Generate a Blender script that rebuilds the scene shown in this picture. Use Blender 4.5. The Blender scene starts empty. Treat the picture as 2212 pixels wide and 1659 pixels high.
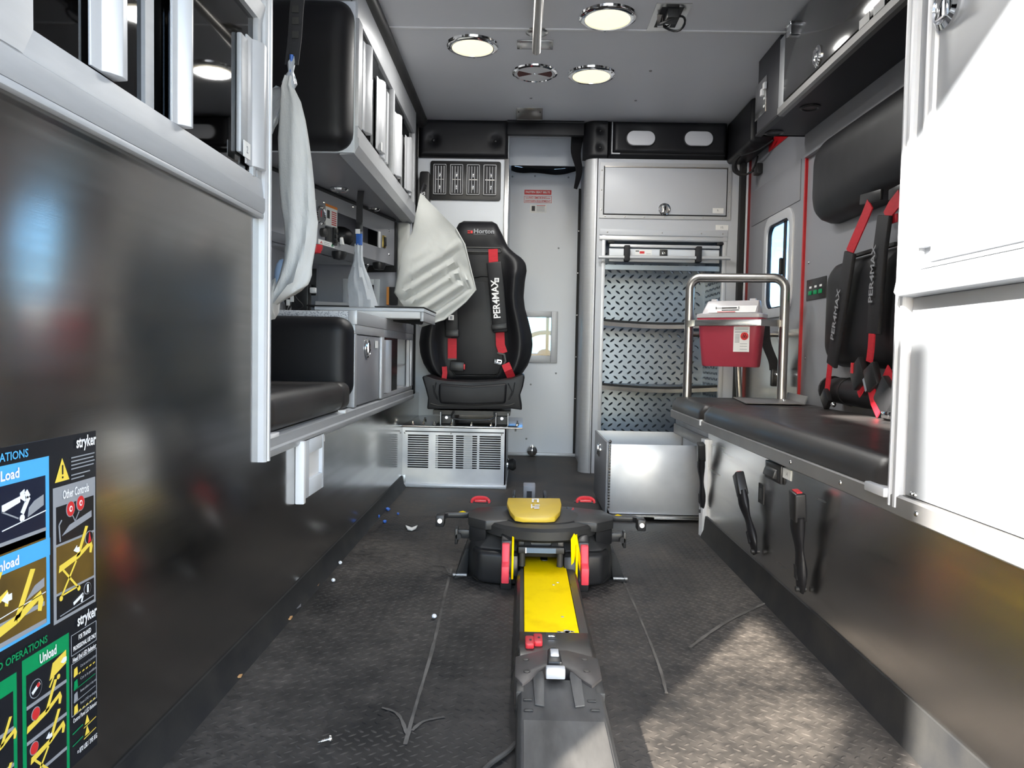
import bpy, bmesh, math, random
from mathutils import Vector, Matrix
random.seed(11)
SC = bpy.context.scene
COL = SC.collection
V = Vector

# ------------------------------------------------------------------ camera
F_PX, CX, CY = 1600.0, 1106.0, 829.5
CAM = V((0.0, 0.0, 0.62))
_y = V((24.0, 67.5, -F_PX)).normalized()
_r = math.radians(1.1)
_z = V((math.sin(_r), math.cos(_r), 0.0))
_z.z = -(_y.x * _z.x + _y.y * _z.y) / _y.z
_z.normalize()
_x = _y.cross(_z)
ROT = Matrix((_x, _y, _z))
cam_data = bpy.data.cameras.new('camera')
cam_data.sensor_fit = 'HORIZONTAL'
cam_data.sensor_width = 36.0
cam_data.lens = 36.0 * F_PX / 2212.0
cam_data.clip_start = 0.02
cam_data.clip_end = 600
camera = bpy.data.objects.new('camera', cam_data)
COL.objects.link(camera)
camera.matrix_world = Matrix.Translation(CAM) @ ROT.to_4x4()
SC.camera = camera

# ------------------------------------------------------------------ world, sun, exposure
SUN_DIR = V((1.0, 1.5, -0.80)).normalized()
world = bpy.data.worlds.new('sky_world')
SC.world = world
world.use_nodes = True
wn = world.node_tree.nodes
wl = world.node_tree.links
for n in list(wn): wn.remove(n)
w_out = wn.new('ShaderNodeOutputWorld')
w_bg = wn.new('ShaderNodeBackground')
w_sky = wn.new('ShaderNodeTexSky')
w_sky.sky_type = 'NISHITA'
w_sky.sun_disc = False
w_sky.sun_elevation = math.radians(24)
w_sky.sun_rotation = math.atan2(-SUN_DIR.x, -SUN_DIR.y)
w_sky.air_density = 1.0
w_sky.dust_density = 0.7
w_sky.ozone_density = 1.5
w_bg.inputs['Strength'].default_value = 0.33
wl.new(w_sky.outputs[0], w_bg.inputs['Color'])
wl.new(w_bg.outputs[0], w_out.inputs['Surface'])
sun_data = bpy.data.lights.new('sun', 'SUN')
sun_data.energy = 14.0
sun_data.angle = math.radians(0.9)
sun_data.color = (1.0, 0.965, 0.91)
sun = bpy.data.objects.new('sun', sun_data)
COL.objects.link(sun)
sun.rotation_euler = SUN_DIR.to_track_quat('-Z', 'Y').to_euler()
sun.location = (-6, -9, 6)
SC.view_settings.view_transform = 'Standard'
SC.view_settings.look = 'None'
SC.view_settings.gamma = 1.0
SC.view_settings.use_curve_mapping = False
SC.view_settings.exposure = 1.92
SC.cycles.max_bounces = 10
SC.cycles.diffuse_bounces = 5
SC.cycles.glossy_bounces = 5
SC.cycles.transparent_max_bounces = 12
SC.cycles.sample_clamp_indirect = 6.0

# ------------------------------------------------------------------ measuring helpers
def ray(px, py):
    return ROT @ V((px - CX, -(py - CY), -F_PX))
def at(px, py, X=None, Y=None, Z=None):
    """point of the real plane X=, Y= or Z= seen at a pixel of the photograph"""
    d = ray(px, py)
    t = (X - CAM.x) / d.x if X is not None else (Y - CAM.y) / d.y if Y is not None else (Z - CAM.z) / d.z
    return CAM + d * t
def proj(p):
    q = ROT.transposed() @ (V(p) - CAM)
    return (CX + q.x / -q.z * F_PX, CY - q.y / -q.z * F_PX)

# ------------------------------------------------------------------ mesh builder
class MB:
    def __init__(s): s.v = []; s.f = []
    def add(s, vs, fs):
        o = len(s.v)
        s.v += [V(p) for p in vs]
        s.f += [tuple(i + o for i in f) for f in fs]
        return s
    def box(s, x0, x1, y0, y1, z0, z1):
        x0, x1 = min(x0, x1), max(x0, x1); y0, y1 = min(y0, y1), max(y0, y1); z0, z1 = min(z0, z1), max(z0, z1)
        return s.add([(x0,y0,z0),(x1,y0,z0),(x1,y1,z0),(x0,y1,z0),(x0,y0,z1),(x1,y0,z1),(x1,y1,z1),(x0,y1,z1)],
                     [(0,3,2,1),(4,5,6,7),(0,1,5,4),(1,2,6,5),(2,3,7,6),(3,0,4,7)])
    def hexa(s, b, t):
        """four bottom points, four top points, same order"""
        return s.add(list(b) + list(t), [(0,3,2,1),(4,5,6,7),(0,1,5,4),(1,2,6,5),(2,3,7,6),(3,0,4,7)])
    def obox(s, c, ax, ay, az):
        """box about c with half vectors"""
        c, ax, ay, az = V(c), V(ax), V(ay), V(az)
        return s.hexa([c-ax-ay-az, c+ax-ay-az, c+ax+ay-az, c-ax+ay-az], [c-ax-ay+az, c+ax-ay+az, c+ax+ay+az, c-ax+ay+az])
    def prism(s, pts, axis, a, b):
        n = len(pts)
        mk = {'x': lambda p, k: (k, p[0], p[1]), 'y': lambda p, k: (p[0], k, p[1]), 'z': lambda p, k: (p[0], p[1], k)}[axis]
        return s.add([mk(p, a) for p in pts] + [mk(p, b) for p in pts],
                     [tuple(range(n)), tuple(range(2*n-1, n-1, -1))] + [(i, i+n, (i+1) % n + n, (i+1) % n) for i in range(n)])
    def poly(s, pts): return s.add(pts, [tuple(range(len(pts)))])
    def cyl(s, p, q, r, n=16, r2=None):
        p, q = V(p), V(q); d = (q - p).normalized()
        u = d.orthogonal().normalized(); w = d.cross(u); r2 = r if r2 is None else r2
        vs = []
        for c, rr in ((p, r), (q, r2)):
            for i in range(n):
                a = 2*math.pi*i/n; vs.append(c + (u*math.cos(a) + w*math.sin(a))*rr)
        return s.add(vs, [tuple(range(n-1, -1, -1)), tuple(range(n, 2*n))] + [(i, (i+1) % n, (i+1) % n + n, i+n) for i in range(n)])
    def tube(s, path, r, n=10):
        path = [V(p) for p in path]; m = len(path); vs = []; u = None
        for k in range(m):
            d = (path[min(k+1, m-1)] - path[max(k-1, 0)]).normalized()
            u = d.orthogonal().normalized() if u is None else (u - d*u.dot(d)).normalized()
            w = d.cross(u); rr = r[k] if isinstance(r, (list, tuple)) else r
            for i in range(n):
                a = 2*math.pi*i/n; vs.append(path[k] + (u*math.cos(a) + w*math.sin(a))*rr)
        fs = [tuple(range(n-1, -1, -1)), tuple(range((m-1)*n, m*n))]
        for k in range(m-1):
            for i in range(n): fs.append((k*n+i, k*n+(i+1) % n, (k+1)*n+(i+1) % n, (k+1)*n+i))
        return s.add(vs, fs)
    def lathe(s, prof, c, axis=(0,0,1), n=32):
        """profile of (radius, height) along axis from c"""
        c = V(c); d = V(axis).normalized(); u = d.orthogonal().normalized(); w = d.cross(u); vs = []; m = len(prof)
        for r, h in prof:
            for i in range(n):
                a = 2*math.pi*i/n; vs.append(c + d*h + (u*math.cos(a) + w*math.sin(a))*max(r, 1e-5))
        fs = []
        for k in range(m-1):
            for i in range(n): fs.append((k*n+i, k*n+(i+1) % n, (k+1)*n+(i+1) % n, (k+1)*n+i))
        if prof[0][0] > 1e-4 and prof[0] != prof[-1]: fs.append(tuple(range(n-1, -1, -1)))
        if prof[-1][0] > 1e-4 and prof[0] != prof[-1]: fs.append(tuple(range((m-1)*n, m*n)))
        return s.add(vs, fs)
    def ball(s, c, rx, ry=None, rz=None, n=14, m=8):
        ry = rx if ry is None else ry; rz = rx if rz is None else rz; c = V(c); vs = []; fs = []
        for k in range(1, m):
            t = math.pi*k/m
            for i in range(n):
                a = 2*math.pi*i/n; vs.append(c + V((rx*math.sin(t)*math.cos(a), ry*math.sin(t)*math.sin(a), rz*math.cos(t))))
        vs += [c + V((0,0,rz)), c - V((0,0,rz))]; T = len(vs)-2
        for i in range(n):
            fs.append((T, i, (i+1) % n)); fs.append((T+1, (m-2)*n+(i+1) % n, (m-2)*n+i))
            for k in range(m-2): fs.append((k*n+i, (k+1)*n+i, (k+1)*n+(i+1) % n, k*n+(i+1) % n))
        return s.add(vs, fs)
    def ribbon(s, path, wd, th, nrm=None):
        """flat strap along path: wd half-width vector(s), th thickness"""
        path = [V(p) for p in path]; m = len(path); vs = []
        for k in range(m):
            d = (path[min(k+1, m-1)] - path[max(k-1, 0)]).normalized()
            w = V(wd[k]) if isinstance(wd, list) else V(wd)
            nn = w.cross(d)
            nn = (nn.normalized() if nn.length > 1e-6 else V((0,-1,0))) * th/2
            vs += [path[k]-w-nn, path[k]+w-nn, path[k]+w+nn, path[k]-w+nn]
        fs = [(0,1,2,3), (4*m-1, 4*m-2, 4*m-3, 4*m-4)]
        for k in range(m-1):
            for i in range(4): fs.append((4*k+i, 4*k+4+i, 4*k+4+(i+1) % 4, 4*k+(i+1) % 4))
        return s.add(vs, fs)
    def loft(s, rings):
        n = len(rings[0]); vs = [p for r in rings for p in r]; m = len(rings)
        fs = [tuple(range(n-1, -1, -1)), tuple(range((m-1)*n, m*n))]
        for k in range(m-1):
            for i in range(n): fs.append((k*n+i, k*n+(i+1) % n, (k+1)*n+(i+1) % n, (k+1)*n+i))
        return s.add(vs, fs)
    def slab(s, fn, nu, nv, back):
        """front surface fn(u,v)->point, back(point)->point gives the flat rear"""
        pts = [fn(i/nu, j/nv) for j in range(nv+1) for i in range(nu+1)]
        N = len(pts); W = nu+1
        fs = [(j*W+i, j*W+i+1, (j+1)*W+i+1, (j+1)*W+i) for j in range(nv) for i in range(nu)]
        rim = [i for i in range(nu)] + [j*W+nu for j in range(nv)] + [nv*W+i for i in range(nu, 0, -1)] + [j*W for j in range(nv, 0, -1)]
        bk = [back(V(pts[i])) for i in rim]; R = len(rim)
        fs += [(rim[(k+1) % R], rim[k], N+k, N+(k+1) % R) for k in range(R)] + [tuple(N+k for k in range(R-1, -1, -1))]
        return s.add(pts + bk, fs)
def B(): return MB()
def rrect(x0, x1, z0, z1, r, n=5):
    """rounded rectangle outline"""
    out = []
    for cx, cz, a0 in ((x1-r, z1-r, 0), (x0+r, z1-r, 90), (x0+r, z0+r, 180), (x1-r, z0+r, 270)):
        for i in range(n+1):
            a = math.radians(a0 + 90*i/n); out.append((cx + r*math.cos(a), cz + r*math.sin(a)))
    return out
def smooth_path(pts, k=6):
    """Catmull-Rom through pts"""
    P = [V(p) for p in pts]; out = []
    for i in range(len(P)-1):
        a, b, c, d = P[max(i-1, 0)], P[i], P[i+1], P[min(i+2, len(P)-1)]
        for j in range(k):
            t = j/k
            out.append(0.5*((2*b) + (c-a)*t + (2*a-5*b+4*c-d)*t*t + (3*b-a-3*c+d)*t**3))
    out.append(P[-1]); return out

ORG = {}
def _mesh(name, mb, org, mat, bev, seg, ang):
    me = bpy.data.meshes.new(name)
    me.from_pydata([tuple(p - org) for p in mb.v], [], mb.f)
    bm = bmesh.new(); bm.from_mesh(me)
    bmesh.ops.recalc_face_normals(bm, faces=bm.faces)
    if bev:
        es = [e for e in bm.edges if len(e.link_faces) == 2 and e.calc_face_angle(0) > math.radians(28)]
        bmesh.ops.bevel(bm, geom=es, offset=bev, offset_type='OFFSET', segments=seg, profile=0.5, affect='EDGES', clamp_overlap=True)
    for f in bm.faces: f.smooth = True
    bm.to_mesh(me); bm.free()
    me.set_sharp_from_angle(angle=math.radians(ang))
    if mat: me.materials.append(MATS[mat] if isinstance(mat, str) else mat)
    return me
def panel_uv(o):
    """grain direction for brushed sheet: u runs up the wall"""
    uv = o.data.uv_layers.new(name='grain')
    for l in o.data.loops:
        c = o.data.vertices[l.vertex_index].co; uv.data[l.index].uv = (c.z, c.y)
    return o
def put(o, label=None, cat=None, group=None, kind=None):
    if label: o['label'] = label
    if cat: o['category'] = cat
    if group: o['group'] = group
    if kind: o['kind'] = kind
    return o
def obj(name, mb, mat, parent=None, bev=0, seg=2, ang=38, label=None, cat=None, group=None, kind=None):
    if parent is None:
        lo = V([min(p[i] for p in mb.v) for i in range(3)]); hi = V([max(p[i] for p in mb.v) for i in range(3)])
        org = V(((lo.x+hi.x)/2, (lo.y+hi.y)/2, lo.z))
    else: org = ORG[parent.name]
    o = bpy.data.objects.new(name, _mesh(name, mb, org, mat, bev, seg, ang))
    COL.objects.link(o)
    if parent is None: o.location = org
    else: o.parent = parent
    ORG[o.name] = org
    return put(o, label, cat, group, kind)
def thing(name, label, cat, loc, group=None, kind=None):
    o = bpy.data.objects.new(name, None); COL.objects.link(o)
    o.empty_display_size = 0.05; o.location = loc; ORG[o.name] = V(loc)
    return put(o, label, cat, group, kind)
def dup(o, loc, parent=None, label=None):
    c = o.copy(); COL.objects.link(c)
    if parent is None: c.location = loc; ORG[c.name] = V(loc)
    else: c.parent = parent; ORG[c.name] = ORG[parent.name]
    if label: c['label'] = label
    for ch in [x for x in o.children]: dup(ch, None, c)
    return c
def text(name, body, size, org, right, up, mat, parent, align='LEFT', bold=0.0, stretch=1.0, lift=0.0006, fit=None):
    cu = bpy.data.curves.new(name, 'FONT'); cu.body = body; cu.size = size; cu.align_x = align; cu.align_y = 'CENTER'
    cu.offset = bold; cu.resolution_u = 2; cu.fill_mode = 'FRONT'
    t = bpy.data.objects.new(name, cu); COL.objects.link(t)
    dg = bpy.context.evaluated_depsgraph_get(); dg.update()
    m = bpy.data.meshes.new_from_object(t.evaluated_get(dg))
    if fit:
        xs = [p.co.x for p in m.vertices]; stretch = fit/max(max(xs)-min(xs), 1e-6)
    r, u = V(right).normalized(), V(up).normalized(); n = r.cross(u); o0 = V(org) + n*lift
    mb = MB(); mb.v = [o0 + r*(p.co.x*stretch) + u*p.co.y for p in m.vertices]; mb.f = [tuple(p.vertices) for p in m.polygons]
    bpy.data.objects.remove(t); bpy.data.curves.remove(cu); bpy.data.meshes.remove(m)
    org2 = ORG[parent.name]
    me = bpy.data.meshes.new(name); me.from_pydata([tuple(p - org2) for p in mb.v], [], mb.f); me.materials.append(MATS[mat])
    o = bpy.data.objects.new(name, me); COL.objects.link(o); o.parent = parent; ORG[o.name] = org2
    return o

# ------------------------------------------------------------------ materials
MATS = {}
def mat(name, col, rough=0.5, metal=0.0, var=0.0, vs=6.0, col2=None, bump=0.0, bs=300.0, st=(1,1,1), rv=0.0, coat=0.0, spec=0.5, trans=0.0, ior=1.45, emit=None, es=0.0, sss=0.0, ramp=(0.35, 0.7), detail=4.0, alpha=1.0, aniso=0.0):
    m = bpy.data.materials.new(name); m.use_nodes = True; N = m.node_tree.nodes; L = m.node_tree.links
    b = N['Principled BSDF']
    b.inputs['Base Color'].default_value = (*col, 1); b.inputs['Roughness'].default_value = rough; b.inputs['Metallic'].default_value = metal
    b.inputs['Coat Weight'].default_value = coat; b.inputs['Coat Roughness'].default_value = 0.12
    b.inputs['Specular IOR Level'].default_value = spec; b.inputs['Transmission Weight'].default_value = trans; b.inputs['IOR'].default_value = ior
    b.inputs['Alpha'].default_value = alpha
    if aniso:
        b.inputs['Anisotropic'].default_value = aniso
        tg = N.new('ShaderNodeTangent'); tg.direction_type = 'UV_MAP'; L.new(tg.outputs[0], b.inputs['Tangent'])
    if emit: b.inputs['Emission Color'].default_value = (*emit, 1); b.inputs['Emission Strength'].default_value = es
    tc = N.new('ShaderNodeTexCoord'); mp = N.new('ShaderNodeMapping'); mp.inputs['Scale'].default_value = st
    L.new(tc.outputs['Object'], mp.inputs['Vector'])
    if var or col2 or rv:
        nz = N.new('ShaderNodeTexNoise'); nz.inputs['Scale'].default_value = vs; nz.inputs['Detail'].default_value = detail
        L.new(mp.outputs[0], nz.inputs['Vector'])
        rp = N.new('ShaderNodeMapRange'); rp.inputs['From Min'].default_value = ramp[0]; rp.inputs['From Max'].default_value = ramp[1]
        L.new(nz.outputs['Fac'], rp.inputs['Value'])
        if var or col2:
            mx = N.new('ShaderNodeMix'); mx.data_type = 'RGBA'
            c2 = col2 or tuple(c*(1-var) for c in col)
            mx.inputs['A'].default_value = (*col, 1); mx.inputs['B'].default_value = (*c2, 1)
            L.new(rp.outputs[0], mx.inputs['Factor']); L.new(mx.outputs['Result'], b.inputs['Base Color'])
        if rv:
            ma = N.new('ShaderNodeMapRange'); ma.inputs['To Min'].default_value = max(0.02, rough-rv); ma.inputs['To Max'].default_value = rough+rv
            L.new(rp.outputs[0], ma.inputs['Value']); L.new(ma.outputs[0], b.inputs['Roughness'])
    if bump:
        n2 = N.new('ShaderNodeTexNoise'); n2.inputs['Scale'].default_value = bs; n2.inputs['Detail'].default_value = 3
        L.new(mp.outputs[0], n2.inputs['Vector'])
        bp = N.new('ShaderNodeBump'); bp.inputs['Strength'].default_value = bump; bp.inputs['Distance'].default_value = 0.002
        L.new(n2.outputs['Fac'], bp.inputs['Height']); L.new(bp.outputs[0], b.inputs['Normal'])
    MATS[name] = m
    return m
def glass(name, tint, gloss=0.06, edge=0.5):
    m = bpy.data.materials.new(name); m.use_nodes = True; N = m.node_tree.nodes; L = m.node_tree.links
    N.remove(N['Principled BSDF']); out = N['Material Output']
    t = N.new('ShaderNodeBsdfTransparent'); t.inputs['Color'].default_value = (*tint, 1)
    g = N.new('ShaderNodeBsdfGlossy'); g.inputs['Roughness'].default_value = gloss
    lw = N.new('ShaderNodeLayerWeight'); lw.inputs['Blend'].default_value = .5
    pw = N.new('ShaderNodeMath'); pw.operation = 'POWER'; pw.inputs[1].default_value = 4.0
    ma = N.new('ShaderNodeMath'); ma.operation = 'MULTIPLY_ADD'; ma.inputs[1].default_value = .8; ma.inputs[2].default_value = .08*edge
    L.new(lw.outputs['Facing'], pw.inputs[0]); L.new(pw.outputs[0], ma.inputs[0])
    mx = N.new('ShaderNodeMixShader')
    L.new(ma.outputs[0], mx.inputs[0]); L.new(t.outputs[0], mx.inputs[1]); L.new(g.outputs[0], mx.inputs[2]); L.new(mx.outputs[0], out.inputs['Surface'])
    MATS[name] = m
    return m
mat('ceiling_panel', (.74,.745,.77), .42, var=.03, vs=3)
mat('white_laminate', (.67,.705,.75), .38, var=.03, vs=3, bump=.02, bs=500)
mat('white_paint', (.80,.80,.79), .45)
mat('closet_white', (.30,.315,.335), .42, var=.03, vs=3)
mat('aluminium_dark', (.30,.295,.29), .42, metal=.6, var=.1, vs=12)  # darker aluminium; on the bench rail, dark reflections are put into its colour
mat('grey_laminate', (.25,.255,.275), .33, var=.04, vs=3)
mat('blue_grey_laminate', (.40,.42,.47), .4, var=.04, vs=3)
mat('aluminium', (.46,.47,.485), .46, metal=.3, var=.05, vs=12, bump=.03, bs=400, st=(1,1,8))
mat('aluminium_bright', (.60,.61,.63), .40, metal=.3, var=.04, vs=15)
mat('aluminium_raw', (.60,.61,.63), .5, metal=.8, var=.18, vs=5, rv=.12, bump=.02, bs=200)
mat('steel', (.42,.41,.395), .16, metal=1.0, var=.12, vs=2.2, bump=.012, bs=60, st=(4,.25,12), rv=.03, aniso=.85)
mat('steel_scuffed', (.68,.66,.63), .25, metal=1.0, var=.16, vs=3, bump=.004, bs=80, st=(4,.5,8), rv=.03, aniso=.6)
mat('steel_bright', (.62,.61,.59), .24, metal=1.0, var=.08, vs=10, bump=.03, bs=300)
mat('steel_tube', (.50,.48,.455), .34, metal=1.0, var=.08, vs=20, bump=.03, bs=500)
mat('chrome', (.86,.86,.86), .07, metal=1.0)
mat('tread_plate', (.31,.355,.41), .36, metal=1.0, var=.12, vs=3)
mat('black_vinyl', (.011,.011,.013), .46, spec=.4, var=.2, vs=5, bump=.10, bs=650, rv=.05)
mat('black_vinyl_bench', (.024,.022,.0215), .40, col2=(.046,.041,.038), vs=3.5, bump=.08, bs=650, rv=.08)
mat('black_plastic', (.018,.018,.019), .38, var=.2, vs=20)
mat('black_rubber', (.012,.012,.013), .6, var=.2, vs=20)
mat('dark_grey_plastic', (.022,.022,.022), .46, col2=(.038,.037,.035), vs=7, bump=.05, bs=400, rv=.08)
mat('worn_grey_plastic', (.040,.039,.038), .5, col2=(.115,.112,.108), vs=9, bump=.05, bs=300, st=(3,.7,1), detail=8)
mat('brown_grey_plastic', (.10,.088,.082), .45, col2=(.05,.045,.042), vs=12, bump=.04, bs=300)
mat('rail_black', (.022,.020,.018), .35, col2=(.06,.052,.045), vs=10, rv=.1)
mat('yellow_paint', (.96,.68,.0), .55, col2=(.78,.50,.0), vs=14, ramp=(.55,.85), spec=.05)
mat('yellow_cover', (.74,.50,.03), .42, col2=(.60,.42,.06), vs=9)
mat('red_plastic', (.62,.035,.045), .38, var=.1, vs=12)
mat('red_pad', (.80,.06,.085), .42, var=.06, vs=12)
mat('red_webbing', (.56,.016,.03), .6, var=.15, vs=40, bump=.25, bs=600, st=(1,1,3))
mat('black_webbing', (.017,.017,.02), .65, var=.2, vs=40, bump=.25, bs=600, st=(1,1,3))
mat('red_reflective', (.50,.012,.018), .3, var=.1, vs=30)
mat('red_container', (.56,.066,.105), .34, var=.12, vs=9, trans=.25, sss=.0)
mat('clear_lid', (.85,.82,.84), .3, trans=.45, var=.05, vs=9)
mat('cabinet_white', (.50,.52,.555), .4, var=.03, vs=3)
mat('white_plastic', (.80,.80,.80), .4, var=.03, vs=10)
mat('frosted_white', (.72,.72,.74), .5)
mat('paper', (.82,.82,.80), .6, var=.04, vs=30)
mat('ink_black', (.012,.012,.014), .5)
mat('ink_white', (.85,.85,.85), .5)
mat('ink_grey', (.30,.31,.33), .5)
mat('ink_red', (.62,.03,.03), .5)
mat('ink_orange', (.75,.22,.02), .5)
mat('ink_blue', (.08,.42,.80), .45)
mat('ink_green', (.0,.28,.09), .45)
mat('ink_yellow', (.86,.64,.08), .45)
mat('ink_brown', (.17,.10,.02), .35, col2=(.05,.035,.015), vs=9)
mat('decal_black', (.014,.015,.019), .22, var=.1, vs=10)
mat('decal_navy', (.012,.016,.035), .25)
mat('speckled_counter', (.62,.64,.67), .4, col2=(.30,.32,.36), vs=220, ramp=(.5,.62), detail=2)
mat('sleeve_fabric', (.56,.56,.545), .75, var=.06, vs=14, bump=.35, bs=420, st=(1,1,.5))
mat('plastic_film', (.66,.70,.74), .18, var=.10, vs=25, trans=.35, bump=.5, bs=60)
mat('cloth_grey', (.53,.54,.52), .85, var=.05, vs=9, bump=.25, bs=500)
mat('blue_tint_film', (.35,.47,.66), .3, var=.1, vs=20)
mat('blue_plastic', (.03,.12,.45), .4)
mat('blue_scrap', (.06,.20,.75), .4)
mat('orange_plastic', (.75,.30,.06), .45)
mat('vent_red_brown', (.10,.02,.015), .6)
mat('cabinet_inside', (.26,.25,.24), .5, var=.1)
mat('dark_interior', (.03,.03,.033), .6)
mat('white_interior', (.72,.73,.75), .5)
mat('tinted_door', (.045,.043,.042), .12, coat=.6)
mat('underside_black', (.030,.030,.036), .5, var=.15, vs=5)
mat('lamp_lens', (.85,.82,.72), .5, emit=(1.0,.86,.50), es=.36)
mat('led_white', (.9,.9,.9), .3, emit=(1,1,1), es=.25)
mat('asphalt', (.30,.305,.31), .9, var=.2, vs=3)
mat('car_paint', (.75,.74,.72), .35, coat=.3)
mat('wood_chip', (.55,.30,.12), .7)
mat('brass_rim', (.45,.33,.10), .3, metal=1.0)
glass('window_glass', (.50,.64,.77), .02, .5)
glass('windshield_glass', (.55,.86,.92), .02, .4)
glass('tinted_glass', (.16,.155,.15), .03, .9)
glass('rear_tinted_glass', (.82,.80,.77), .05, .45)
glass('smoked_glass', (.30,.30,.29), .05, .6)
# rubber tread floor with dust
def floor_mat(name, dusty):
    m = mat(name, (.020,.020,.021), .42, spec=.3)
    N = m.node_tree.nodes; L = m.node_tree.links; b = N['Principled BSDF']
    tc = N.new('ShaderNodeTexCoord')
    n1 = N.new('ShaderNodeTexNoise'); n1.inputs['Scale'].default_value = 2.6; n1.inputs['Detail'].default_value = 9; n1.inputs['Roughness'].default_value = .68
    n2 = N.new('ShaderNodeTexNoise'); n2.inputs['Scale'].default_value = 45; n2.inputs['Detail'].default_value = 5
    L.new(tc.outputs['Object'], n1.inputs['Vector']); L.new(tc.outputs['Object'], n2.inputs['Vector'])
    r1 = N.new('ShaderNodeMapRange'); r1.inputs['From Min'].default_value = .36; r1.inputs['From Max'].default_value = .64
    r2 = N.new('ShaderNodeMapRange'); r2.inputs['From Min'].default_value = .35; r2.inputs['From Max'].default_value = .75; r2.inputs['To Min'].default_value = .35
    L.new(n1.outputs['Fac'], r1.inputs['Value']); L.new(n2.outputs['Fac'], r2.inputs['Value'])
    mu = N.new('ShaderNodeMath'); mu.operation = 'MULTIPLY'; L.new(r1.outputs[0], mu.inputs[0]); L.new(r2.outputs[0], mu.inputs[1])
    mx = N.new('ShaderNodeMix'); mx.data_type = 'RGBA'
    mx.inputs['A'].default_value = (.012,.012,.0125,1); mx.inputs['B'].default_value = (*dusty, 1)
    L.new(mu.outputs[0], mx.inputs['Factor']); L.new(mx.outputs['Result'], b.inputs['Base Color'])
    r3 = N.new('ShaderNodeMapRange'); r3.inputs['To Min'].default_value = .50; r3.inputs['To Max'].default_value = .75
    L.new(mu.outputs[0], r3.inputs['Value']); L.new(r3.outputs[0], b.inputs['Roughness'])
    bp = N.new('ShaderNodeBump'); bp.inputs['Strength'].default_value = .15; bp.inputs['Distance'].default_value = .001
    L.new(n2.outputs['Fac'], bp.inputs['Height']); L.new(bp.outputs[0], b.inputs['Normal'])
floor_mat('floor_rubber', (.128,.112,.097))
mat('cove_rubber', (.016,.0165,.018), .6, col2=(.030,.029,.027), vs=12, spec=.3, bump=.1, bs=200)
mat('dust_mark', (.15,.137,.12), .8, var=.7, vs=14)
mat('bar_sky_blue', (.13,.18,.25), .4, metal=.3)  # sky reflection on the crossbar, put into a flat blue
mat('red_dark', (.17,.012,.014), .4, var=.1, vs=30)

XL, XR, XW, XO = -0.54, 0.64, 1.13, -1.0      # left steel face, right bench face, right wall, left outer wall
YB, YD, CZ = 3.84, 4.47, 1.81                  # bulkhead face, pass-through door, ceiling
# ------------------------------------------------------------------ outside and the shell
obj('ground', B().box(-150,150,-150,150,-.80,-.75), 'asphalt', label='pale paved ground outside the vehicle', cat='ground', kind='structure')
fl = thing('floor', 'black rubber diamond tread floor of the ambulance', 'floor', (0,2,0), kind='structure')
obj('floor_sheet', B().box(XO,1.15,-.06,4.5,-.05,0), 'floor_rubber', fl)
# raised tread lugs: one mesh, the 300 largest in the picture as single pieces, the rest joined
def lug_pts(c, ang, l, w, h):
    c = V(c); d = V((math.cos(ang), math.sin(ang), 0)); n = V((-d.y, d.x, 0)); u = V((0,0,1))
    return [c-d*l, c-d*l*.45+n*w, c+d*l*.45+n*w, c+d*l, c+d*l*.45-n*w, c-d*l*.45-n*w, c-d*l*.5+u*h, c+d*l*.5+u*h]
LUG_F = [(0,6,1),(1,6,7,2),(2,7,3),(3,7,4),(4,7,6,5),(5,6,0)]
lugs = []
PITCH = .0215
for j in range(int(3.9/PITCH)):
    for i in range(int(1.75/PITCH)):
        x = XL + .03 + i*PITCH + (PITCH/2 if j % 2 else 0); y = .35 + j*PITCH*.62
        if y > 3.3 and x < .0: continue
        if y > 4.4 or (y < 2.56 and x > XR-.03) or x > .98: continue
        if -.01 < x < .15 and y < 2.2: continue
        if -.13 < x < .25 and 1.98 < y < 2.3: continue
        if y > 2.6 and x > .33: continue
        lugs.append((x, y, math.radians(40 if j % 2 else -40)))
def in_view(l):
    p = proj((l[0], l[1], 0)); return 0 < p[0] < 2212 and 0 < p[1] < 1655
vis = sorted([l for l in lugs if l[1] > .5 and in_view(l)], key=lambda l: l[1])[:300]
vs_ = set(vis)
lm = {}
for a in (40, -40):
    mb = B().add(lug_pts((0,0,0), math.radians(a), .0078, .0026, .0008), LUG_F)
    lm[a] = _mesh('tread_lug', mb, V((0,0,0)), 'floor_rubber', 0, 0, 20)
for (x, y, a) in vis:
    o = bpy.data.objects.new('tread_lug', lm[round(math.degrees(a))]); COL.objects.link(o); o.parent = fl; o.location = (x, y-2, 0)
mb = B()
for l in lugs:
    if l not in vs_: mb.add(lug_pts((l[0], l[1], 0), l[2], .0078, .0026, .0008), LUG_F)
obj('tread_pattern', mb, 'floor_rubber', fl, ang=20, kind='stuff')
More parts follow.
